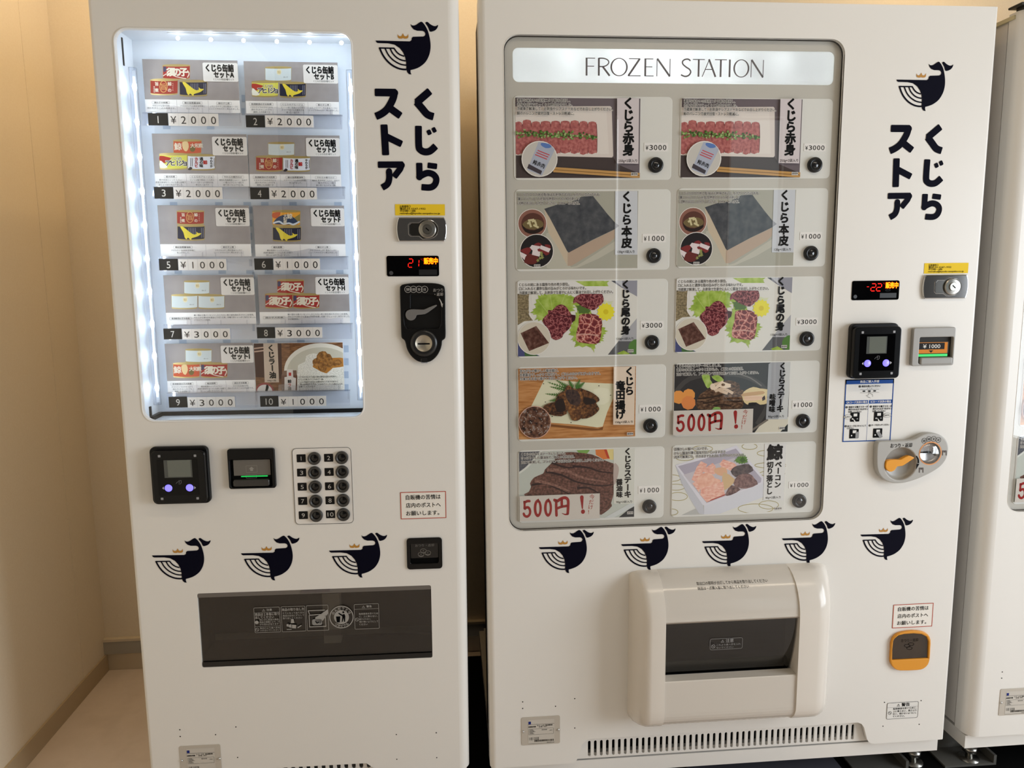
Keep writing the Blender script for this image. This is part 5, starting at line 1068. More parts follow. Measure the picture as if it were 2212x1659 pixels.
def coin_unit(root):
    z = (1800, 810, 6.1433); D = -.016; s = Sf(FR, D, *z); GM = M('coin_grey', (172, 169, 163), .4)
    out = smooth([(592, 905), (625, 885), (760, 880), (900, 876), (1010, 868), (1080, 850), (1150, 812), (1220, 782), (1300, 772), (1390, 785), (1462, 822), (1510, 880), (1532, 960), (1526, 1040), (1500, 1120), (1450, 1190), (1380, 1250), (1280, 1310), (1150, 1370), (1020, 1415), (900, 1438), (800, 1436), (720, 1415), (650, 1370), (605, 1310), (580, 1230), (574, 1100), (580, 960)], 3)
    O = s.L(out); lc = s.P(897, 1180); k = s.k(897, 1180); rl = 208*k; cc = s.P(1287, 1040); rc = 140*k
    mb = MB(); mb.shape([O, circ(lc[0], lc[1], rl, 36), circ(cc[0], cc[1], rc, 32)], D, .016, GM, .003, 3); o = mb.build('coin_unit', root); tag(o, 'grey coin unit with an orange return lever')
    MB().lathe(lc[0], lc[1], [(rl*1.01, D+.002), (rl*.98, D+.008), (rl*.8, D+.013), (0, D+.013)], M('coin_recess', (160, 157, 150), .35), 36).build('lever_recess', o)
    e = D-.003; mb = MB(); pts = [(690, 1180), (698, 1148), (735, 1126), (800, 1121), (880, 1120), (905, 1108), (990, 1068), (1050, 1086), (1066, 1100), (1010, 1140), (950, 1180), (905, 1205), (842, 1212), (818, 1248), (782, 1275), (740, 1281), (704, 1256), (686, 1218)]
    mb.shape([s.L(smooth(pts, 2))], e, .010, ORANGE, .0015, 2); mb.build('return_lever', o)
    mb = MB(); mb.shape([circ(cc[0], cc[1], rc*1.08, 40), circ(cc[0], cc[1], rc*.98, 40)], D-.0004, .0006, M('orange_ring', (226, 150, 84), .4)); mb.build('orange_ring', o)
    mb = MB(); mb.lathe(cc[0], cc[1], [(rc, D+.002), (rc*.96, D+.009), (rc*.7, D+.012), (0, D+.0125)], M('coin_metal', (176, 172, 164), .25, .7), 32); mb.box(cc[0]-rc*.72, cc[0]+rc*.3, D+.009, D+.0121, cc[1]-.0012, cc[1]+.0012, VOID); mb.build('coin_slot', o)
    MB().lathe(cc[0], cc[1], [(rc*.97, D), (rc*.9, D-.003), (rc*.6, D-.006), (0, D-.007)], CLEAR, 32).build('clear_dome', o)
    d = D-.0005; t = MB(); q0, q1 = s.P(760, 940), s.P(1046, 930); t.text('おつり・返却', q0[0], q1[0], (q0[1]+q1[1])/2, 62*k, d, INK, .01); t.build('return_text', o); t = MB()
    coins(t, s, (('500', 1205, 872), ('100', 1268, 850), ('50', 1332, 848), ('10', 1394, 862)), 34, 40, d, INK); t.build('coin_marks', o); t = MB()
    t.flat(s.L(ribbon(smooth([(1100, 1075), (1125, 1120), (1128, 1170)], 4, False), 16, 22)), d, INK); t.flat(s.L([(1104, 1178), (1142, 1178), (1096, 1256)]), d, INK); t.build('turn_arrow', o); t = MB()
    for a, b in ((1166, 1256), (1474, 1028)): t.flat(s.L(ribbon([(a-24, b+40), (a-24, b-22), (a+24, b-22), (a+24, b+40)], 10)), d, INKG); t.flat(s.L([(a-14, b-18), (a+14, b-18), (a+10, b), (a-10, b)]), d-1e-5, INKG); t.build('cup_mark', o); t = MB()

coin_unit(R)
ZN = (1840, 1240, 3.96)
notice(R, Sf(FR, -.0006, *ZN), ((356, 262), (699, 247), (687, 449), (345, 463)))
def coin_cup(root):
    s = Sf(FR, -.008, *ZN); OC = M('cup_orange', (222, 148, 36), .35)
    pts = [(343, 600), (352, 560), (385, 520), (440, 498), (530, 487), (610, 495), (655, 520), (677, 565), (675, 640), (670, 720), (655, 775), (615, 812), (560, 824), (420, 828), (370, 812), (340, 775), (333, 730)]
    win = [(350, 600), (362, 560), (400, 528), (450, 515), (530, 510), (600, 516), (645, 540), (660, 580), (655, 722), (348, 738)]
    O, Wn = s.L(smooth(pts, 2)), s.L(win)
    mb = MB(); mb.shape([O, Wn], -.008, .008, OC, .0022, 2); o = mb.build('coin_return', root); tag(o, 'orange coin return cup with a smoked flap')
    MB().flat(Wn, -.0008, M('cup_inside', (120, 92, 58), .4)).build('cup_inside', o)
    MB().flat(Wn, -.0045, glass('cup_flap', (.42, .40, .37))).build('smoked_flap', o)
    t = MB(); m = M('flap_print', (34, 30, 28), .6); d = -.005; q0, q1 = s.P(430, 575), s.P(575, 570); t.text('おつり・返却', q0[0], q1[0], (q0[1]+q1[1])/2, 30*s.k(430, 575), d, m)
    for a, b in ((480, 620), (515, 605), (500, 640)): t.shape([s.L(circ(a, b, 26, 18, 14)), s.L(circ(a, b, 21, 18, 10))], d, 0, m)
    t.build('flap_print', o)
coin_cup(R)
def warning(root):
    s = Sf(FR, -.0006, *ZN); b = s.Q((302, 1104), (572, 1088), (563, 1226), (296, 1244)); d = -.0006; w, h = b[1]-b[0], b[3]-b[2]
    o = MB().flat(rr(*b, .004, 4), d, M('warning_white', (226, 223, 217), .5)).build('warning_sticker', root); tag(o, 'small white warning sticker with black frame')
    t = MB(); e = d-.0003; frame_line(t, b, .004, .0007, e, INK); X = lambda u: b[0]+u*w; Z = lambda v: b[3]-v*h
    t.flat(rr(X(0), X(1), Z(.292), Z(.284)), e, INK); tri_sign(t, X(.36), Z(.16), .09*h, e, INK); t.text('警告', X(.46), X(.72), Z(.15), .22*h, e, INK, .02); no_sign(t, X(.1), Z(.62), .1*h, e, INK)
    for i, (l, u) in enumerate((('転倒事故を防ぐために、', .95), ('上に乗らない、揺さぶら', .95), ('ない、傾けないようにし', .95), ('てください。', .58))): t.text(l, X(.2), X(u), Z(.38+.155*i), .13*h, e, INK, .012)
    t.build('warning_text', o)
warning(R)
holes(R, FR, [(1840+a/3.96, 1240+b/3.96) for a, b in ((280, 1098), (593, 1083), (267, 1302), (577, 1286))]+[(980+a/5.027, 1340+b/5.027) for a, b in ((750, 886), (750, 957), (1106, 933), (1315, 850), (1315, 1170))])
NPB = Sf(FR, -.001, 1000, 1520, 5.027).Q((635, 152), (1055, 128), (1054, 430), (637, 455))
nameplate(R, FR, NPB)

def chute(root):
    """pick-up port: two rounded bolsters, a curved middle cover and a smoked flap"""
    z = (1320, 1180, 3.464); D = .082; s0 = Sf(FR, 0, *z); sf = Sf(FR, -D, *z)
    xl, xr = s0.P(126, 850)[0], s0.P(1572, 850)[0]; zt = (s0.P(200, 178)[1]+s0.P(1560, 118)[1])/2; zb = (sf.P(400, 1424)[1]+sf.P(1390, 1362)[1])/2
    il, ir = sf.P(409, 780)[0], sf.P(1404, 780)[0]
    BM = M('port_beige', (222, 214, 203), .2); N = 22
    H = zt-zb
    def prof(t):       # t 0..1 from top to bottom: (z, depth)
        a, b = .095, .05
        if t < .3: q = t/.3*math.pi/2; return (zt-a*(1-math.cos(q)), D*math.sin(q))
        if t > .8: q = (t-.8)/.2*math.pi/2; return (zb+b*(1-math.sin(q)), D*(.25+.75*math.cos(q)))
        return (zt-a+(zb+b-zt+a)*(t-.3)/.5, D)
    o = tag(bpy.data.objects.new('x', None), None) if False else None
    def bolster(xo, xi, nm):
        mb = MB(); cols = [(xo, 0, .03), (xo+(xi-xo)*.02, .3, .02), (xo+(xi-xo)*.10, .62, .01), (xo+(xi-xo)*.28, .9, .002), (xo+(xi-xo)*.42, .985, 0), (xo+(xi-xo)*.55, 1, 0), (xi, 1, 0), (xi, 0, 0)]
        v = []; zc = (zt+zb)/2
        for i in range(N+1):
            zz, dp = prof(i/N)
            for x, f, ins in cols: v.append((x, -dp*f if dp*f > 0 else .0, zz+(zc-zz)*2*ins))
        k = len(cols); f = []
        for i in range(N):
            for j in range(k-1):
                q = (i*k+j, i*k+j+1, (i+1)*k+j+1, (i+1)*k+j); f.append(q if xi > xo else q[::-1])
        v2 = v[:]; mb.add(v, [q for q in f if q[0] % k != (k-2) and q[-1] % k != (k-2)], BM, True)
        n = len(mb.v); 
        mb.add([v2[i*k+k-2] for i in range(N+1)]+[v2[i*k+k-1] for i in range(N+1)], [(i, N+1+i, N+2+i, i+1) for i in range(N)], BM)
        mb.add([v2[j] for j in range(k)], [tuple(range(k))], BM); mb.add([v2[N*k+j] for j in range(k)], [tuple(range(k))], BM)
        return mb.build('port_bolster', root)
    bolster(xl, il, 'l'); bolster(xr, ir, 'r')
    wz1 = (sf.P(413, 568)[1]+sf.P(1412, 520)[1])/2; wz0 = (sf.P(407, 1030)[1]+sf.P(1385, 965)[1])/2
    g = .004; mb = MB(); MC = M('port_cover', (208, 200, 189), .14)
    pts = [prof(i/30*.3) for i in range(0, 31)]; pts = [(a, max(b-g, .001)) for a, b in pts]+[(wz1, D-g), (wz1, D-g-.006)]
    n = len(pts); mb.add([(il, -b, a) for a, b in pts]+[(ir, -b, a) for a, b in pts], [(i, n+i, n+i+1, i+1) for i in range(n-1)], MC, True); mb.build('port_cover', root)
    mb = MB(); pts = [(wz0, D-g-.03), (wz0, D-g-.002), (wz0-.002, D-g)]+[(prof(t)[0], max(prof(t)[1]-g, .001)) for t in [.8+.2*i/10 for i in range(11)]]
    pts = [p for p in pts]; n = len(pts); mb.add([(il, -b, a) for a, b in pts]+[(ir, -b, a) for a, b in pts], [(i, n+i, n+i+1, i+1) for i in range(n-1)], MC, False); mb.build('port_front', root)
    mb = MB(); mb.box(il, ir, -.012, -.008, wz0-.02, wz1+.02, M('port_inside', (40, 40, 42), .35)); mb.box(il, ir, -D+g+.03, -.008, wz0-.012, wz0-.008, M('port_floor', (46, 48, 54), .25)); mb.build('port_cavity', root)
    # flap: bowed smoked sheet
    mb = MB(); v = []; K = 14
    for i in range(K+1):
        t = i/K; zz = wz1+(wz0-wz1)*t; y = -(D-g-.006)+.028*t*t
        v += [(il+.004, y, zz), (ir-.004, y, zz)]
    mb.add(v, [(2*i, 2*i+1, 2*i+3, 2*i+2) for i in range(K)], glass('port_smoke', (.20, .20, .20), 1.5), True); fl = mb.build('smoked_flap', root)
    t = MB(); m = M('flap_white', (150, 148, 146), .5); s = Sf(FR, -(D-g-.0068)+.006, *z); d = -.0708; b = s.Q((735, 688), (978, 672), (976, 752), (733, 772)); w, h = b[1]-b[0], b[3]-b[2]
    frame_line(t, b, .004, .0006, d, m); X = lambda u: b[0]+u*w; Zz = lambda q: b[3]-q*h
    tri_sign(t, X(.38), Zz(.24), .15*h, d, m); t.text('注意', X(.48), X(.72), Zz(.22), .36*h, d, m, .01); no_sign(t, X(.1), Zz(.68), .17*h, d, m); t.text('これより奥へ手を入れ', X(.2), X(.94), Zz(.57), .19*h, d, m); t.text('ないでください', X(.2), X(.72), Zz(.82), .19*h, d, m)
    t.build('caution_print', fl)
    s = Sf(FR, -D+.004, *z); t = MB(); a, b2 = sf.P(640, 280), sf.P(1170, 255); k = sf.k(640, 280)
    zz0 = (a[1]+b2[1])/2; a2, b3 = sf.P(648, 318), sf.P(1030, 297)
    def on(zz):        # depth of the curved cover at height zz
        best = min((abs(prof(i/400*.3)[0]-zz), prof(i/400*.3)[1]) for i in range(401)); return best[1]-g
    def hit(px, py):
        zz = sf.P(px, py)[1]
        for _ in range(12): p = Sf(FR, -on(min(max(zz, zt-.094), zt-.001)), *z).P(px, py); zz = (zz+p[1])/2
        return (p[0], zz)
    for st, p, q in (('取出口の照明が点灯してから商品を取り出してください', hit(640, 280), hit(1170, 255)), ('商品は一点購入毎に取り出してください', hit(648, 318), hit(1030, 297))):
        mb2 = MB(); mb2.text(st, p[0], q[0], (p[1]+q[1])/2, 20*k, 0, INK, .004)
        t.add([(x, -on(z2)-.0006, z2) for x, y, z2 in mb2.v], mb2.f, INK)
    t.build('port_text', root)
chute(R)
bracket(R, 1.02, .075, M('bracket_dark', (104, 102, 97), .5, .3))

# ------------------------------------------------------------------ cards, prices and slips in the freezer machine
cards = {}
cards[0] = card_red_meat(); cards[2] = card_skin(); cards[4] = card_tail(); cards[6] = card_fried(); cards[7] = card_miso(); cards[8] = card_soy(); cards[9] = card_bacon()
for i, lab in ((1, 'card of sliced red meat with green onion, right one of the top pair'), (3, 'card of a grey skin block, right one of the second row'), (5, 'card of marbled meat on green leaves, right one of the third row')):
    c = copy_tree(cards[i-1]); a, b = cbox(i-1), cbox(i); c.location.x += b[0]-a[0]; c.location.z += b[2]-a[2]; c['label'] = lab; cards[i] = c
POS = ['top left', 'top right', 'second row left', 'second row right', 'third row left', 'third row right', 'fourth row left', 'fourth row right', 'bottom left', 'bottom right']
WHAT = ['the left red meat card', 'the right red meat card', 'the left skin block card', 'the right skin block card', 'the left marbled meat card', 'the right marbled meat card', 'the fried meat card', 'the carrot and steak card', 'the brown steak card', 'the pink bacon card']
for i, c in enumerate(CELLS):
    p = c[2]; price_tag(FR, Sf(FR, .0112).B(*p), .0112, c[4], 'white price tag beside %s in the freezer machine' % WHAT[i], 'price tags in the freezer machine')
sl = slip(FR, Z8, (92, 725), (1145, 690), (1145, 1020), (85, 1045), 'white slip with red brush price on the carrot and steak card', 0)
s2 = slip(FR, Z9, (135, 748), (1197, 712), (1205, 1040), (145, 1082), 'white slip with red brush price on the brown steak card, bottom left', 0)

# ------------------------------------------------------------------ second freezer machine at the right edge of the picture
T_ = frozen_machine(FT, 'white freezer vending machine cut off by the right edge of the photo')
nameplate(T_, FT, NPB)
holes(T_, FT, [(1840+a/3.96, 1240+b/3.96) for a, b in ((1288, 838), (1283, 891))])
bracket(T_, .09, .075, M('bracket_dark', (104, 102, 97), .5, .3))
_h = MB(); HM = M('hinge_dark', (52, 50, 44), .4, .5)
_h.box(.0, .16, .004, .03, DZT+.001, DZT+.006, HM); _h.shape([rr(-.012, .17, DZT+.006, DZT+.011, .002, 3)], .0, .04, HM, .001); _h.box(-.004, .2, .03, .12, DZT-.014, DZT-.006, M('hinge_cream', (210, 198, 160), .5))
_h.build('top_hinge', T_)
for k in (6, 8):
    c = copy_tree(cards[k]); c.location.x += 1.162; c['group'] = 'product cards in the machine at the right edge'
    c['label'] = 'card of fried meat over orange wood, in the machine cut off at right' if k == 6 else 'card of brown steak in the machine cut off at right, bottom row'
c = copy_tree(s2); c.location.x += 1.162; c['label'] = 'white slip with a red brushed five, in the machine cut off at right'; c['group'] = 'hand-written sale slips on the cards'
tag(MB().box(-.06, 2.4, -.02, .74, .0, .004, M('floor_shade_black', (7, 7, 7), .8)).build('floor_shade_sheet'), 'thin black sheet painting the floor shade under the two freezer machines', 'shade sheet')  # near-black sheet painted in for the shade beneath the machines
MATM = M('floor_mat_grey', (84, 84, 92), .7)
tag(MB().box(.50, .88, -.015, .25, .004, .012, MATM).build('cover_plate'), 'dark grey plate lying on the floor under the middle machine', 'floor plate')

# ------------------------------------------------------------------ canned goods machine on the left
def can_machine():
    s0 = Sf(FL, 0)
    x0 = (s0.P(188, 0)[0]+s0.P(322.8, 1659)[0])/2; x1 = (s0.P(990.9, 0)[0]+s0.P(1014, 1659)[0])/2
    zt, zb, r, rl = 1.80, .115, .022, .008
    root = thing('vending_machine', 'narrow white vending machine with canned goods in a bright window, on the left', 'vending machine', FL, ((x0+x1)/2, 0, 0))
    win = s0.Q((246.3, 59.6), (757.5, 73), (785.8, 901.3), (310, 909)); slot = s0.Q((425, 1282), (931.5, 1264.3), (933.8, 1421.6), (437.5, 1441))
    cx0, cx1, cz = s0.P(545, 1660)[0], s0.P(806, 1656)[0], s0.P(738, 1651.5)[1]
    MB().box(x0+.003, x1-.003, .15, .74, zb+.004, zt-.012, BODY).build('cabinet', root)
    MB().box(x0+.006, x1-.006, .143, .15, zb+.004, zt-.02, BLACK).build('door_gasket', root)
    mb = MB(); hole = rr(*win, .024, 8); sh = rr(*slot, .004, 3)
    outer = [(x0+rl, zb), (cx0-.02, zb), (cx0, cz-.012), (cx0+.015, cz), (cx1-.015, cz), (cx1, cz-.012), (cx1+.02, zb), (x1-r, zb), (x1-r, zt), (x0+rl, zt)]
    mb.shape([outer, hole, sh], 0, .010, PAINT)
    round_edge(mb, x0, 1, rl, zb, zt, PAINT, .143); round_edge(mb, x1, -1, r, zb, zt, PAINT, .143)
    mb.box(x0+rl, x1-r, .010, .143, zt-.02, zt, PAINT); mb.build('door', root)
    mb = MB(); ring(mb, rr(*grow(win, .003), .027, 8), hole, -.0014, .004, M('trim_white', (236, 234, 230), .35), .001); mb.build('window_trim', root)
    MB().box(x0+.006, x1-.006, .016, .70, PZB, zb-.004, PAINT).build('plinth', root)
    for x in (x0+.06, x1-.06):
        for y in (.075, .64): foot(root, x, y, PZB)
    px = s0.k(700, 1650); vent(root, cx0-.02, cx1+.02, zb, cz+.008, (s0.P(563, 1659)[0], s0.P(795, 1655)[0]), 15, 8.6*px, s0.P(740, 1653)[1], zb+.006, PAINT)
    # ---- lit display box
    IW = M('display_white', (226, 232, 238), .55); g = .001; d1 = .112
    mb = MB(); w0, w1, z0, z1 = win; e = .014
    mb.box(w0-e, w1+e, d1, d1+.004, z0-e, z1+e, IW); mb.box(w0-e, w0-e+.004, .0102, d1, z0-e, z1+e, IW); mb.box(w1+e-.004, w1+e, .0102, d1, z0-e, z1+e, IW); mb.box(w0-e, w1+e, .0102, d1, z1+e-.004, z1+e, IW); mb.box(w0-e, w1+e, .0102, d1, z0-e, z0-e+.004, IW)
    db = mb.build('display_box', root)
    sl0, sl1 = Sf(FL, .060).P(287, 160), Sf(FL, .060).P(340, 862)
    mb = MB(); mb.box(w0-e+.004, w0-e+.006, .058, .062, sl0[1]+.016, z1, BLACK); mb.box(w0-e+.004, w0-e+.007, .056, .063, z0, sl1[1]-.016, BLACK); mb.box(w0-e+.004, w0-e+.012, .056, d1-.003, z0-e+.004, z0-e+.013, BLACK); mb.box(w0-e+.004, w1+e-.004, d1-.003, d1-.0005, z0-e+.004, z0-e+.013, BLACK); mb.build('box_seam', db)
    pl = MB(); SLT = M('panel_slot', (182, 196, 212), .6); sp = Sf(FL, d1-.0006)
    for px_, ys, w in ((541.5, [446+28.6*i for i in range(5)], 6), (548, [588+28*i for i in range(5)], 5), (748, [746+28*i for i in range(4)], 10), (525.5, [205+28.7*i for i in range(2)], 7)):
        for y in ys: q = sp.B(px_-w/2, y, px_+w/2, y+15); pl.flat(rr(*q), sp.d, SLT)
    for row, xs in ((275, (360, 455)), (440.5, (375, 473, 534, 572, 633, 730)), (587, (385, 480, 540, 580, 640, 734)), (738, (395, 490, 550, 585, 650))):
        for x in xs: q = sp.B(x-8, row-4, x+8, row+4); pl.flat(rr(*q), sp.d, SLT)
    pl.build('panel_slots', db)
    LEDM = M('led_emitter', (225, 240, 255), .4, emit=26.0); GUIDE = M('light_guide', (225, 240, 255), .4, emit=1.8); HOLD = glass('led_tube', (.94, .96, 1.0), 1.45, .12, 1.2)
    # left and right tubes, top row
    sl_ = Sf(FL, .060); a, b = sl_.P(287, 160), sl_.P(340, 862); tx = w0-e+.012
    def tube(x, y, za, zb_, n, nm):
        mb = MB(); mb.box(x-.003, x+.003, y+.004, y+.007, zb_-.008, za+.008, M('led_board', (232, 236, 240), .5)); mb.box(x-.0013, x+.0013, y+.002, y+.0045, zb_+.004, za-.004, GUIDE); o = mb.build('led_strip', root)
        MB().tube([(x, y, zb_-.012), (x, y, za+.012)], .008, HOLD, 14).build('tube', o)
        for i in range(n):
            zz = za+(zb_-za)*(i+.35)/(n-.3); mb2 = MB(); mb2.lathe(x, zz, [(0, y-.001), (.003, y-.0004), (.0044, y+.0042)], LEDM, 12); mm = mb2; mm.v = [(p[0], p[1], zz+(p[2]-zz)*2.2) for p in mm.v]; mm.build('led', o)
    lx = sl_.P(313, 510)[0]; rx = Sf(FL, .045).P(768, 510)[0]
    tube(lx, .060, a[1], b[1], 10, 'l'); tube(rx, .045, Sf(FL, .045).P(750, 165)[1], Sf(FL, .045).P(783, 852)[1], 10, 'r')
    st_ = Sf(FL, .055); mb = MB(); o = None
    pts = [st_.P(*q) for q in ((384.7, 83), (456, 86), (526.6, 88), (598.5, 90.3), (669, 91.8), (737.8, 93))]; zz = sum(p[1] for p in pts)/6
    mb.box(pts[0][0]-.02, pts[-1][0]+.02, .052, .058, z1+e-.006, z1+e-.004, M('led_board', (232, 236, 240), .5)); o = mb.build('led_strip', root)
    for p in pts: MB().lathe(p[0], p[1], [(0, .050), (.0028, .0508), (.0040, .0535), (.0028, .056), (0, .057)], LEDM, 12).build('led', o)
    def strip(p0, p1, aim, power, wd=.006):
        l = bpy.data.lights.new('display_led_light', 'AREA'); l.shape = 'RECTANGLE'; l.size = (Vector(p1)-Vector(p0)).length; l.size_y = wd; l.energy = power; l.color = (.82, .92, 1.0); l.spread = math.radians(165)
        lo = bpy.data.objects.new('display_led_light', l); COL.objects.link(lo); zax = -Vector(aim).normalized(); xax = (Vector(p1)-Vector(p0)).normalized(); yax = zax.cross(xax)
        lo.matrix_world = FL.M @ Matrix.Translation((Vector(p0)+Vector(p1))/2) @ Matrix((xax, yax, zax)).transposed().to_4x4()
    strip((lx+.012, .050, z0+.02), (lx+.012, .050, z1-.03), (1, .55, 0), .22); strip((rx-.004, .040, z1-.03), (rx-.004, .040, z0+.02), (-1, .6, 0), .22); strip((w0+.02, .045, z1-.001), (w1-.02, .045, z1-.001), (0, .75, -1), .10)
    MB().flat(rr(*grow(win, -.0002), .024, 8), .006, GLASS).build('window_glass', root)
    # ---- clear card holders
    hold = (((307, 243, 518, 244), (316, 271)), ((528, 245, 735, 248), (528, 276)), ((330, 403, 538, 403), (330, 430)), ((537, 404, 741, 403), (537, 431)), ((342, 554, 542, 554), (342, 585)), ((548, 555, 748, 553), (548, 584)), ((353, 701, 554, 700), (353, 734)), ((556, 699, 757, 699), (556, 732)), ((360, 847, 553, 847), (362, 881)), ((551, 846, 752, 842), (560, 880)))
    sh_ = Sf(FL, .088); CH = glass('holder_clear', (.975, .978, 1.0), 1.5, .08, 1.4)
    for (a0, b0, a1, b1), (q, yb) in hold:
        P = lambda u, y: sh_.P(a0+(a1-a0)*u, b0+(b1-b0)*u+y)
        up = [P(.25, -14), P(.33, -15), P(.42, -11), P(.5, -13), P(.6, -17), P(.68, -15), P(.78, -10), P(.86, -13), P(.92, -12)]
        pts = [P(0, yb-b0), P(0, 0), P(.25, 0)]+up+[P(.92, 0), P(1.02, 0), P(1.02, yb-b0)]
        mb = MB(); mb.shape([pts], .088, .002, CH); q0, q1 = P(0, 0), P(1.02, 0)
        mb.box(q0[0], q1[0], .088, .0975, (q0[1]+q1[1])/2-.002, (q0[1]+q1[1])/2, CH)
        for u in (.3, .48, .62, .9, 1.0): p = P(u, 0); mb.box(p[0]-.0006, p[0]+.0006, .086, .088, p[1], p[1]+.009 if u < 1 else p[1]-.02, CH)
        mb.build('card_holder', root)
    # ---- delivery slot
    sm = Sf(FL, -.002, 410, 1250, 4.022); a0, a1, c0, c1 = slot
    DK = M('tray_dark', (46, 44, 41), .5); mb = MB()
    mb.box(a0-.02, a1+.02, .126, .13, c0-.01, c1+.02, DK); mb.box(a0-.02, a0-.016, .0102, .126, c0-.01, c1+.02, DK); mb.box(a1+.016, a1+.02, .0102, .126, c0-.01, c1+.02, DK); mb.box(a0-.02, a1+.02, .0102, .126, c1+.016, c1+.02, DK); mb.box(a0-.02, a1+.02, .0102, .126, c0-.01, c0-.006, DK); tr = mb.build('delivery_tray', root)
    s9 = Sf(FL, .1, 410, 1250, 4.022); mb = MB(); q = s9.B(1160, 130, 1308, 645); mb.box(q[0], q[1], .10, .125, q[2], q[3], M('tray_post', (225, 220, 210), .5)); q = s9.B(450, 440, 2060, 492); mb.box(a0, a1, .1, .102, q[2], q[3], M('tray_bar', (110, 106, 100), .4)); mb.build('tray_divider', tr)
    fl_ = MB(); fl_.shape([rr(a0+.001, a1-.001, c0+.001, c1-.001, .004, 3)], .0035, .003, SMOKE); fl = fl_.build('smoked_flap', root); tag(fl, 'long smoked flap with white pictograms')
    q = sm.Q((62, 126), (2094, 56), (2094, 92), (64, 164)); mb = MB(); mb.shape([rr(a0, a1, c1-(q[3]-q[2])*1.0, c1, .002, 2)], .0005, .003, M('flap_rail', (104, 98, 92), .3)); mb.build('flap_rail', fl)
    q = sm.Q((968, 108), (1218, 95), (1218, 110), (970, 122)); MB().shape([rr(q[0], q[1], c1-.006, c1-.001, .001, 2)], -.0012, .002, M('flap_grip', (92, 84, 82), .4)).build('flap_grip', fl)
    q = sm.Q((98, 716), (2100, 650), (2103, 690), (104, 766)); mb = MB(); mb.box(a0+.002, a1-.002, .0002, .003, c0+.001, q[3]-.002, M('flap_foot', (20, 19, 18), .4)); mb.build('flap_foot', fl)
    t = MB(); d = .0002; m = M('flap_print_white', (158, 154, 148), .6); sp2 = Sf(FL, d, 410, 1250, 4.022); k = sp2.k(1000, 350)
    def fb(x0_, y0_, x1_, y1_): b = sp2.B(x0_, y0_, x1_, y1_); frame_line(t, b, 10*k, 3.2*k, d, m); return b
    def tx(b, st, u0, u1, v, hh, off=.01): w, h = b[1]-b[0], b[3]-b[2]; t.text(st, b[0]+u0*w, b[0]+u1*w, b[3]-v*h, hh*h, d, m, off)
    b = fb(560, 249, 786, 468); w, h = b[1]-b[0], b[3]-b[2]; tri_sign(t, b[0]+.38*w, b[3]-.11*h, .06*h, d, m); tx(b, '注意', .49, .7, .1, .1, .02); t.flat(rr(b[0], b[1], b[3]-.205*h, b[3]-.195*h), d, m)
    for i, (l, u0, u1) in enumerate((('商品は１本毎に取り', .04, .97), ('出してください', .04, .76))): tx(b, l, u0, u1, .27+.12*i, .12, .02)
    for i, (l, u1) in enumerate((('特にびん商品の場合、', .97), ('商品の損傷により、け', .97), ('がの恐れがあります', .93))): tx(b, l, .2, u1, .49+.09*i, .08)
    t.flat(rr(b[0], b[1], b[3]-.755*h, b[3]-.745*h), d, m)
    for i, (l, u1) in enumerate((('取出口より奥へ手を', .97), ('入れないでください', .95))): tx(b, l, .2, u1, .82+.09*i, .08)
    no_sign(t, b[0]+.09*w, b[3]-.87*h, .07*h, d, m); t.shape([circ(b[0]+.09*w, b[3]-.58*h, .07*h, 18)], d, 0, m)
    b = fb(796, 240, 1006, 460); w, h = b[1]-b[0], b[3]-b[2]; tx(b, '商品の取り出し方', .04, .96, .12, .12, .02)
    for i, (l, u1) in enumerate((('たてになって出てきた', .95), ('商品は左右にずらして', .95), ('取り出してください', .86))): tx(b, l, .06, u1, .26+.1*i, .085)
    for pts in (((.2, .7), (.28, .68), (.28, .8), (.2, .78)), ((.29, .72), (.4, .7), (.4, .85), (.29, .82)), ((.42, .72), (.6, .74), (.58, .88), (.42, .86)), ((.4, .5), (.5, .5), (.53, .66), (.38, .66)), ((.64, .84), (.8, .75), (.82, .78), (.67, .87)), ((.2, .89), (.4, .89), (.4, .92), (.2, .92))): t.flat([(b[0]+u*w, b[3]-v*h) for u, v in pts], d, m)
    b = fb(1015, 231, 1206, 452); w, h = b[1]-b[0], b[3]-b[2]; Pb = lambda u, v: (b[0]+u*w, b[3]-v*h)
    for pts in (((.08, .2), (.85, .2)), ((.08, .2), (.16, .38), (.7, .36)), ((.12, .38), (.12, .84), (.86, .84), (.86, .4))): t.flat(ribbon([Pb(*p) for p in pts], .015*w+.001), d, m)
    t.flat([Pb(*p) for p in ((.98, .17), (.98, .34), (.72, .62), (.62, .72), (.5, .7), (.38, .6), (.4, .46), (.6, .38))], d, m); t.flat(rr(*[b[0]+.24*w, b[0]+.7*w, b[3]-.78*h, b[3]-.54*h], .004, 3), d, M('flap_print_grey', (140, 138, 134), .6)); t.flat(ribbon([Pb(.4, .62), Pb(.46, .7), Pb(.56, .66)], .002), d-.0003, VOID)
    c = sp2.P(1318, 334); t.shape([circ(c[0], c[1], 106*k, 40), circ(c[0], c[1], 98*k, 40)], d, 0, m); t.flat(circ(c[0], c[1], 66*k, 32), d, m)
    for st, a_0, a_1, rad, fl_up in (('のんだあとは', 150, 30, 81, 1), ('リサイクル', -125, -55, 83, 0)):
        for i, ch in enumerate(st):
            an = math.radians(a_0+(a_1-a_0)*i/(len(st)-1)); px_, pz = c[0]+rad*k*math.cos(an), c[1]+rad*k*math.sin(an); rot = an-math.pi/2 if fl_up else an+math.pi/2; g_ = glyphs(ch, .03); sz = 28*k
            t.put(g_, px_-(.5*math.cos(rot)-.37*math.sin(rot))*sz, pz-(.5*math.sin(rot)+.37*math.cos(rot))*sz, sz, sz, d, m, rot)
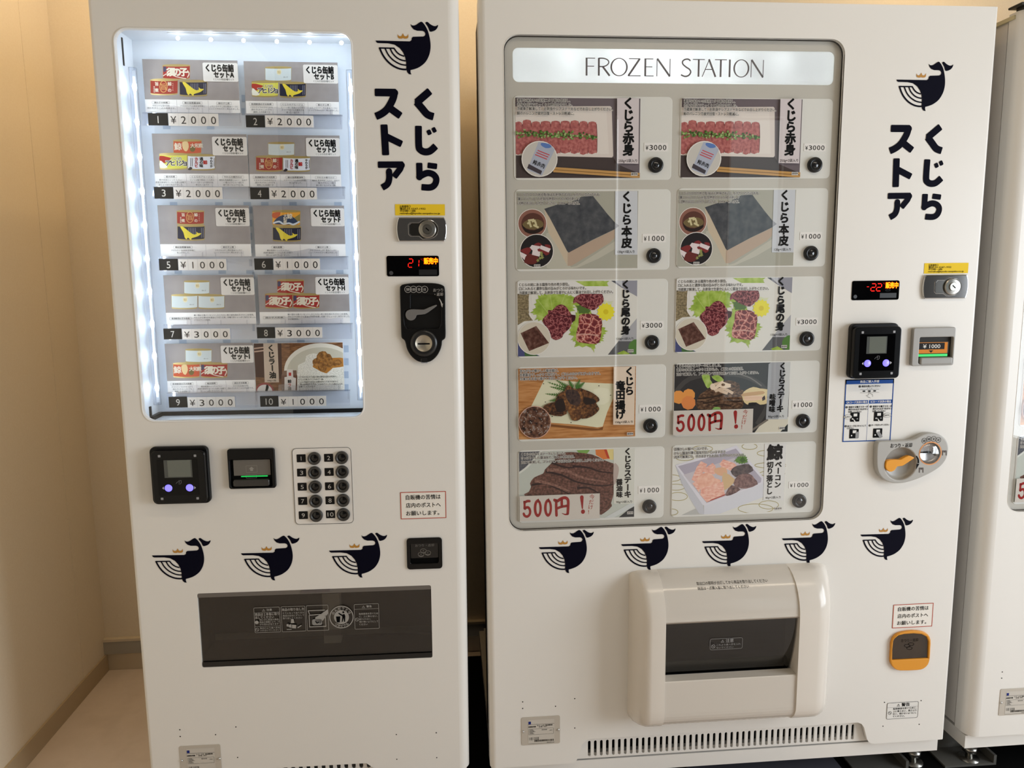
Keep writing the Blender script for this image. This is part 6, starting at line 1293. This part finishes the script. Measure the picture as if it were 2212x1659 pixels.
    e = d-.0003; t.flat(circ(c[0]+18*k, c[1]+46*k, 9*k, 12), e, VOID); t.flat([(c[0]+x*k, c[1]+y*k) for x, y in ((-28, 36), (-20, 42), (8, 22), (26, 30), (34, 10), (30, -45), (22, -45), (18, -8), (8, -45), (0, -45), (8, 0), (6, 10), (-18, 26))], e, VOID); t.flat([(c[0]+x*k, c[1]+y*k) for x, y in ((-48, 8), (-10, 8), (-16, -48), (-42, -48))], e, VOID)
    b = fb(1430, 219, 1645, 437); w, h = b[1]-b[0], b[3]-b[2]; tri_sign(t, b[0]+.38*w, b[3]-.11*h, .06*h, d, m); tx(b, '警告', .5, .71, .1, .1, .02); t.flat(rr(b[0], b[1], b[3]-.205*h, b[3]-.195*h), d, m); no_sign(t, b[0]+.1*w, b[3]-.61*h, .07*h, d, m)
    for i, (l, u1) in enumerate((('転倒事故を防ぐため', .96), ('に、上に乗らない、', .93), ('揺さぶらない、', .66), ('傾け無いようにして', .96), ('ください', .52))): tx(b, l, .19, u1, .39+.105*i, .085)
    t.build('pictograms', fl)
    return root
LM = can_machine()
whale(LM, FL, (811.3, 87.5), (946.3, 53.8), 'navy whale above the upright lettering')
for b, f in (((328.4, 1199.9), (454.8, 1167)), ((520.6, 1195.3), (646.6, 1161.5)), ((710.9, 1189.5), (836, 1155.4))): whale(LM, FL, b, f, 'navy whale in the row above the delivery flap')
lettering(LM, FL, (809.2, 191.5), (949.8, 411))
ZY = (820, 430, 4.482)
yellow_sticker(LM, Sf(FL, -.0006, *ZY), ((150, 50), (632, 50), (632, 160), (150, 158)))
lock(LM, Sf(FL, -.006, *ZY), 160, 650, 176, 412, 463, 292)
display(LM, Sf(FL, -.0015, *ZY), (68, 549, 575, 748), [('2', (276, 580, 318, 660)), ('1', (338, 588, 378, 655))], (398, 574, 424, 600), (430, 570, 562, 630), (112, 716, 20), (381, 682, 556, 735), (512, 638, 556, 656))
ZK = (310, 940, 4.608)
card_reader(LM, FL, ((84, 104), (656, 102), (684, 662), (104, 676)), ((66, 164), (606, 152), (632, 670), (106, 686)), .024, ZK, (205, 246, 485, 422), (352, 468), ((249, 527), (460, 523)), ((196, 527), (514, 522)), ((156, 209), (513, 204), (186, 633), (540, 628)), (142, 240, 545, 600), 'black card reader with two violet lit buttons')
def _print_l(o, s, d):
    t = MB(); m = M('guide_print', (150, 146, 138), .5); b = s.B(1020, 302, 1132, 372); frame_line(t, b, .001, .0006, d, m); p = s.P(1075, 338); k = s.k(1075, 338)
    t.flat([(p[0]+x*k, p[1]+y*k) for x, y in ((-28, 0), (0, 26), (28, 0), (14, 0), (14, -20), (-14, -20), (-14, 0))], d, m); frame_line(t, s.B(1020, 392, 1126, 428), .001, .0005, d, m); t.build('guide_arrow', o)
bill_slot(LM, FL, ZK, ((830, 140), (1300, 136), (1316, 531), (848, 536)), BLACK, (872, 236, 1282, 510), (898, 243, 1264, 398), M('guide_grey', (104, 99, 92), .3), (975, 399, 1240, 411), (900, 432, 1262, 500), _print_l, 'black bill slot with a green light line')
def keypad(root):
    s = Sf(FL, -.0012, *ZK); b = s.Q((1480, 130), (2068, 120), (2092, 880), (1508, 888)); mb = MB(); mb.shape([rr(*b, .009, 5)], -.0012, .0012, M('keypad_white', (232, 227, 220), .3), .0004, 1); o = mb.build('keypad_plate', root); tag(o, 'keypad plate with ten round black buttons')
    mb = MB(); frame_line(mb, b, .009, .0009, -.0015, M('keypad_line', (48, 46, 46), .5)); mb.build('keypad_border', o)
    pos = [((1570, 230), (1701, 229)), ((1843, 225), (1974, 221)), ((1574, 372), (1705, 371)), ((1848, 366), (1979, 363)), ((1580, 513), (1710, 512)), ((1852, 508), (1983, 505)), ((1585, 655), (1716, 654)), ((1857, 648), (1988, 646)), ((1591, 796), (1721, 796)), ((1862, 787), (1991, 787))]
    for i, (l, c) in enumerate(pos):
        p = s.P(*l); k = s.k(*l); mb = MB(); mb.shape([rr(p[0]-45*k, p[0]+45*k, p[1]-41*k, p[1]+41*k, 5*k, 2)], -.0016, .0006, BLACK); w = 15 if i < 9 else 30
        mb.text(str(i+1), p[0]-(w if i else 8)*k, p[0]+(w if i else 6)*k, p[1], 62*k, -.0019, M('key_number', (196, 192, 186), .5), .005); mb.build('number_tile', o)
        p = s.P(*c); q = 66*k; mb = MB(); mb.lathe(p[0], p[1], [(0, -.0035), (q*.55, -.0035), (q*.62, -.002), (q*.66, -.0072), (q*.92, -.0078), (q, -.006), (q, -.001)], M('push_ring', (58, 56, 53), .4), 32); bo = mb.build('push_button', o)
        MB().lathe(p[0], p[1], [(0, -.0050), (q*.3, -.0048), (q*.54, -.0036)], M('push_core', (14, 14, 14), .15), 20).build('button_cap', bo)
keypad(LM)
notice(LM, Sf(FL, -.0006, 850, 1040, 7.9), ((116, 178), (898, 170), (898, 624), (124, 644)))
def coin_flap(root):
    z = (850, 1040, 7.9); s = Sf(FL, -.004, *z); b = s.Q((222, 975), (830, 958), (832, 1490), (232, 1505)); q = s.B(285, 1060, 770, 1400)
    mb = MB(); mb.shape([rr(*b, .007, 5), rr(*q, .004, 4)], -.004, .004, M('flap_black', (11, 11, 11), .25, spec=.3), .0012, 2); o = mb.build('coin_return', root); tag(o, 'black coin return flap')
    MB().box(q[0]-.001, q[1]+.001, -.0006, -.0002, q[2]-.001, q[3]+.001, VOID).build('cup_inside', o)
    mb = MB(); mb.shape([rr(q[0]+.001, q[1]-.001, q[2]+.012, q[3], .002, 3)], -.0022, .0014, M('flap_gloss', (18, 18, 18), .1), .0004, 1); mb.build('flap', o)
    t = MB(); m = M('flap_grey_print', (112, 108, 102), .5); d = -.0025; u, v = s.P(370, 1098), s.P(692, 1092); t.text('おつり・返却', u[0], v[0], (u[1]+v[1])/2, 54*s.k(370, 1098), d, m, .005)
    for a, c in ((510, 1185), (585, 1220), (470, 1245)): t.shape([s.L(circ(a, c, 54, 24, 36)), s.L(circ(a, c, 46, 24, 28))], d, 0, m); t.flat(s.L([(a-50, c+12), (a-40, c+38), (a, c+50), (a+40, c+38), (a+50, c+12), (a+30, c+30), (a, c+38), (a-30, c+30)]), d, m); t.flat(s.L(ribbon([(a-12, c+6), (a+2, c-6), (a+4, c+12)], 8)), d, m)
    t.build('flap_print', o)
coin_flap(LM)
def coin_unit_black(root):
    D = -.008; s = Sf(FL, D, *ZY); k = s.k(430, 1100)
    out = smooth([(196, 880), (204, 842), (235, 825), (330, 814), (430, 812), (540, 816), (608, 834), (632, 870), (636, 1000), (638, 1200), (640, 1310), (632, 1352), (606, 1372), (602, 1410), (588, 1460), (556, 1518), (510, 1562), (460, 1582), (400, 1580), (350, 1560), (298, 1512), (264, 1450), (252, 1400), (240, 1368), (214, 1345), (208, 1300), (202, 1100)], 3)
    rec = smooth([(300, 945), (330, 925), (500, 925), (560, 950), (590, 1010), (594, 1180), (580, 1235), (540, 1255), (300, 1258), (258, 1240), (240, 1190), (246, 1080), (300, 1060)], 2)
    BK = M('coin_black', (10, 10, 10), .35, spec=.3); mb = MB(); mb.shape([s.L(out), s.L(rec)], D, .008, BK, .002, 2); o = mb.build('coin_unit', root); tag(o, 'black coin unit with a grey return lever')
    mb = MB(); mb.flat(s.L(rec), -.0006, M('coin_recess_black', (10, 10, 10), .3)); mb.build('lever_recess', o)
    mb = MB(); mb.shape([s.L(smooth([(250, 1122), (262, 1085), (298, 1068), (360, 1068), (425, 1070), (470, 1052), (540, 1025), (554, 1034), (500, 1075), (440, 1114), (365, 1122), (352, 1142), (336, 1166), (300, 1176), (266, 1160)], 2))], D-.002, .008, M('lever_grey', (112, 110, 108), .4), .001, 2); mb.build('return_lever', o)
    c = s.P(428, 1396); mb = MB(); mb.lathe(c[0], c[1], [(82*k, D-.003), (100*k, D-.004), (126*k, D-.003), (134*k, D+.001)], M('slot_collar', (30, 30, 30), .3), 36); mb.build('slot_collar', o)
    mb = MB(); mb.lathe(c[0], c[1], [(0, D-.0012), (78*k, D-.0012), (84*k, D-.0028)], M('slot_silver', (176, 168, 152), .35, .8), 32); mb.flat(rr(c[0]-58*k, c[0]+58*k, c[1]-12*k, c[1]+2*k, 5*k, 3), D-.0016, VOID); mb.build('coin_slot', o)
    q = s.B(400, 1540, 466, 1590); MB().shape([rr(*q, .002, 3)], D-.003, .006, CLEAR, .0008, 1).build('clear_tab', o)
    t = MB(); d = D-.0004; m = M('coin_print_grey', (178, 174, 168), .5); coins(t, s, (('500', 274, 874), ('100', 328, 874), ('50', 382, 874), ('10', 436, 874)), 33, 36, d, m, 4); t.build('coin_marks', o); t = MB()
    for st, x0, x1, y in (('おつり', 520, 614, 882), ('・返却', 532, 614, 922)): p, q = s.P(x0, y), s.P(x1, y); t.text(st, p[0], q[0], p[1], 36*k, d, m, .005)
    t.build('return_text', o); t = MB(); t.flat(s.L(ribbon(smooth([(578, 965), (596, 1000), (604, 1035)], 4, False), 8, 14)), d, m); t.flat(s.L([(592, 1020), (614, 1010), (607, 1050)]), d, m); t.build('turn_arrow', o)
coin_unit_black(LM)
_b = Sf(FL, -.001, 370, 1560, 11.06).Q((190, 580), (1182, 524), (1222, 1095), (226, 1140)); nameplate(LM, FL, (_b[0], _b[0]+(NPB[1]-NPB[0]), _b[3]-(NPB[3]-NPB[2]), _b[3]))
holes(LM, FL, [(370+a/11.06, 1560+b/11.06) for a, b in ((203, 182), (213, 342), (1058, 298), (1543, 114), (1585, 843))]+[(500+a/3.687, 1440+b/3.687) for a, b in ((1313, 541), (1631, 527), (1317, 738), (1635, 725))])
canned_cards()
TD = .084
def number_price(i, price, p, q, row):
    s = Sf(FL, TD); a = s.B(*p); b = s.B(p[2]+1, p[1]+.5, q[0], q[1]); x0, x1, z0, z1 = a[0], b[1], min(a[2], b[2]), max(a[3], b[3])
    root = thing('price_tag', 'price tag with black number tile %s below a canned goods card' % i, 'price tag', FL, ((x0+x1)/2, TD, z0), 'price tags in the canned goods machine')
    mb = MB(); mb.shape([rr(*a)], TD, .0006, M('tile_black', (12, 11, 10), .5)); w, h = a[1]-a[0], a[3]-a[2]; n = len(i); tw = .2*w*n
    mb.text(i, (a[0]+a[1])/2-tw/2*(.6 if i == '1' else 1), (a[0]+a[1])/2+tw/2*(.6 if i == '1' else 1), (a[2]+a[3])/2, h*.86, TD-.0003, M('tile_figure', (186, 180, 170), .5), -.004); mb.build('number_tile', root)
    mb = MB(); mb.shape([rr(*b)], TD, .0006, M('price_paper', (222, 215, 206), .5)); w, h = b[1]-b[0], b[3]-b[2]; m = M('price_ink', (42, 38, 36), .6); gl = M('tile_joint', (190, 184, 178), .6)
    for j, ch in enumerate('¥'+price):
        u = b[0]+w*(.1+.2*j); cw = (.115 if j == 0 else .1 if ch != '1' else .055)*w; mb.text(ch, u-cw/2, u+cw/2, (b[2]+b[3])/2-.02*h, h*(.86 if j else .82), TD-.0003, m, -.003)
        if j: mb.flat(rr(b[0]+w*.2*j-.0002, b[0]+w*.2*j+.0002, b[2], b[3]), TD-.0002, gl)
    mb.build('price_figures', root)
for i, pr, p, q in (('1', '2000', (320, 244.5, 363, 270.8), (472, 272)), ('2', '2000', (531, 249, 572, 275), (677, 274.7)), ('3', '2000', (333, 403.8, 374.3, 429), (480.3, 430)), ('4', '2000', (540.5, 405, 581, 430.3), (684.4, 430.5)), ('5', '1000', (343.6, 559, 384.4, 584), (489, 583.5)), ('6', '1000', (549.4, 558.2, 590, 583), (691, 583)), ('7', '3000', (353.4, 709.7, 392.5, 733), (497, 732.6)), ('8', '3000', (555, 706.7, 594, 730.6), (696, 730)), ('9', '3000', (364.7, 857, 404.5, 880.3), (507.5, 880)), ('10', '1000', (562, 855.5, 601.3, 878.4), (704.7, 877.5))): number_price(i, pr, p, q, 0)
for o, l in zip([o for o in bpy.data.objects if o.name.startswith('ceiling_light')], ('leftmost of the three warm ceiling lamps, above the canned goods machine', 'middle one of the three warm ceiling lamps over the machines', 'rightmost of the three warm ceiling lamps over the machines')): o['label'] = l
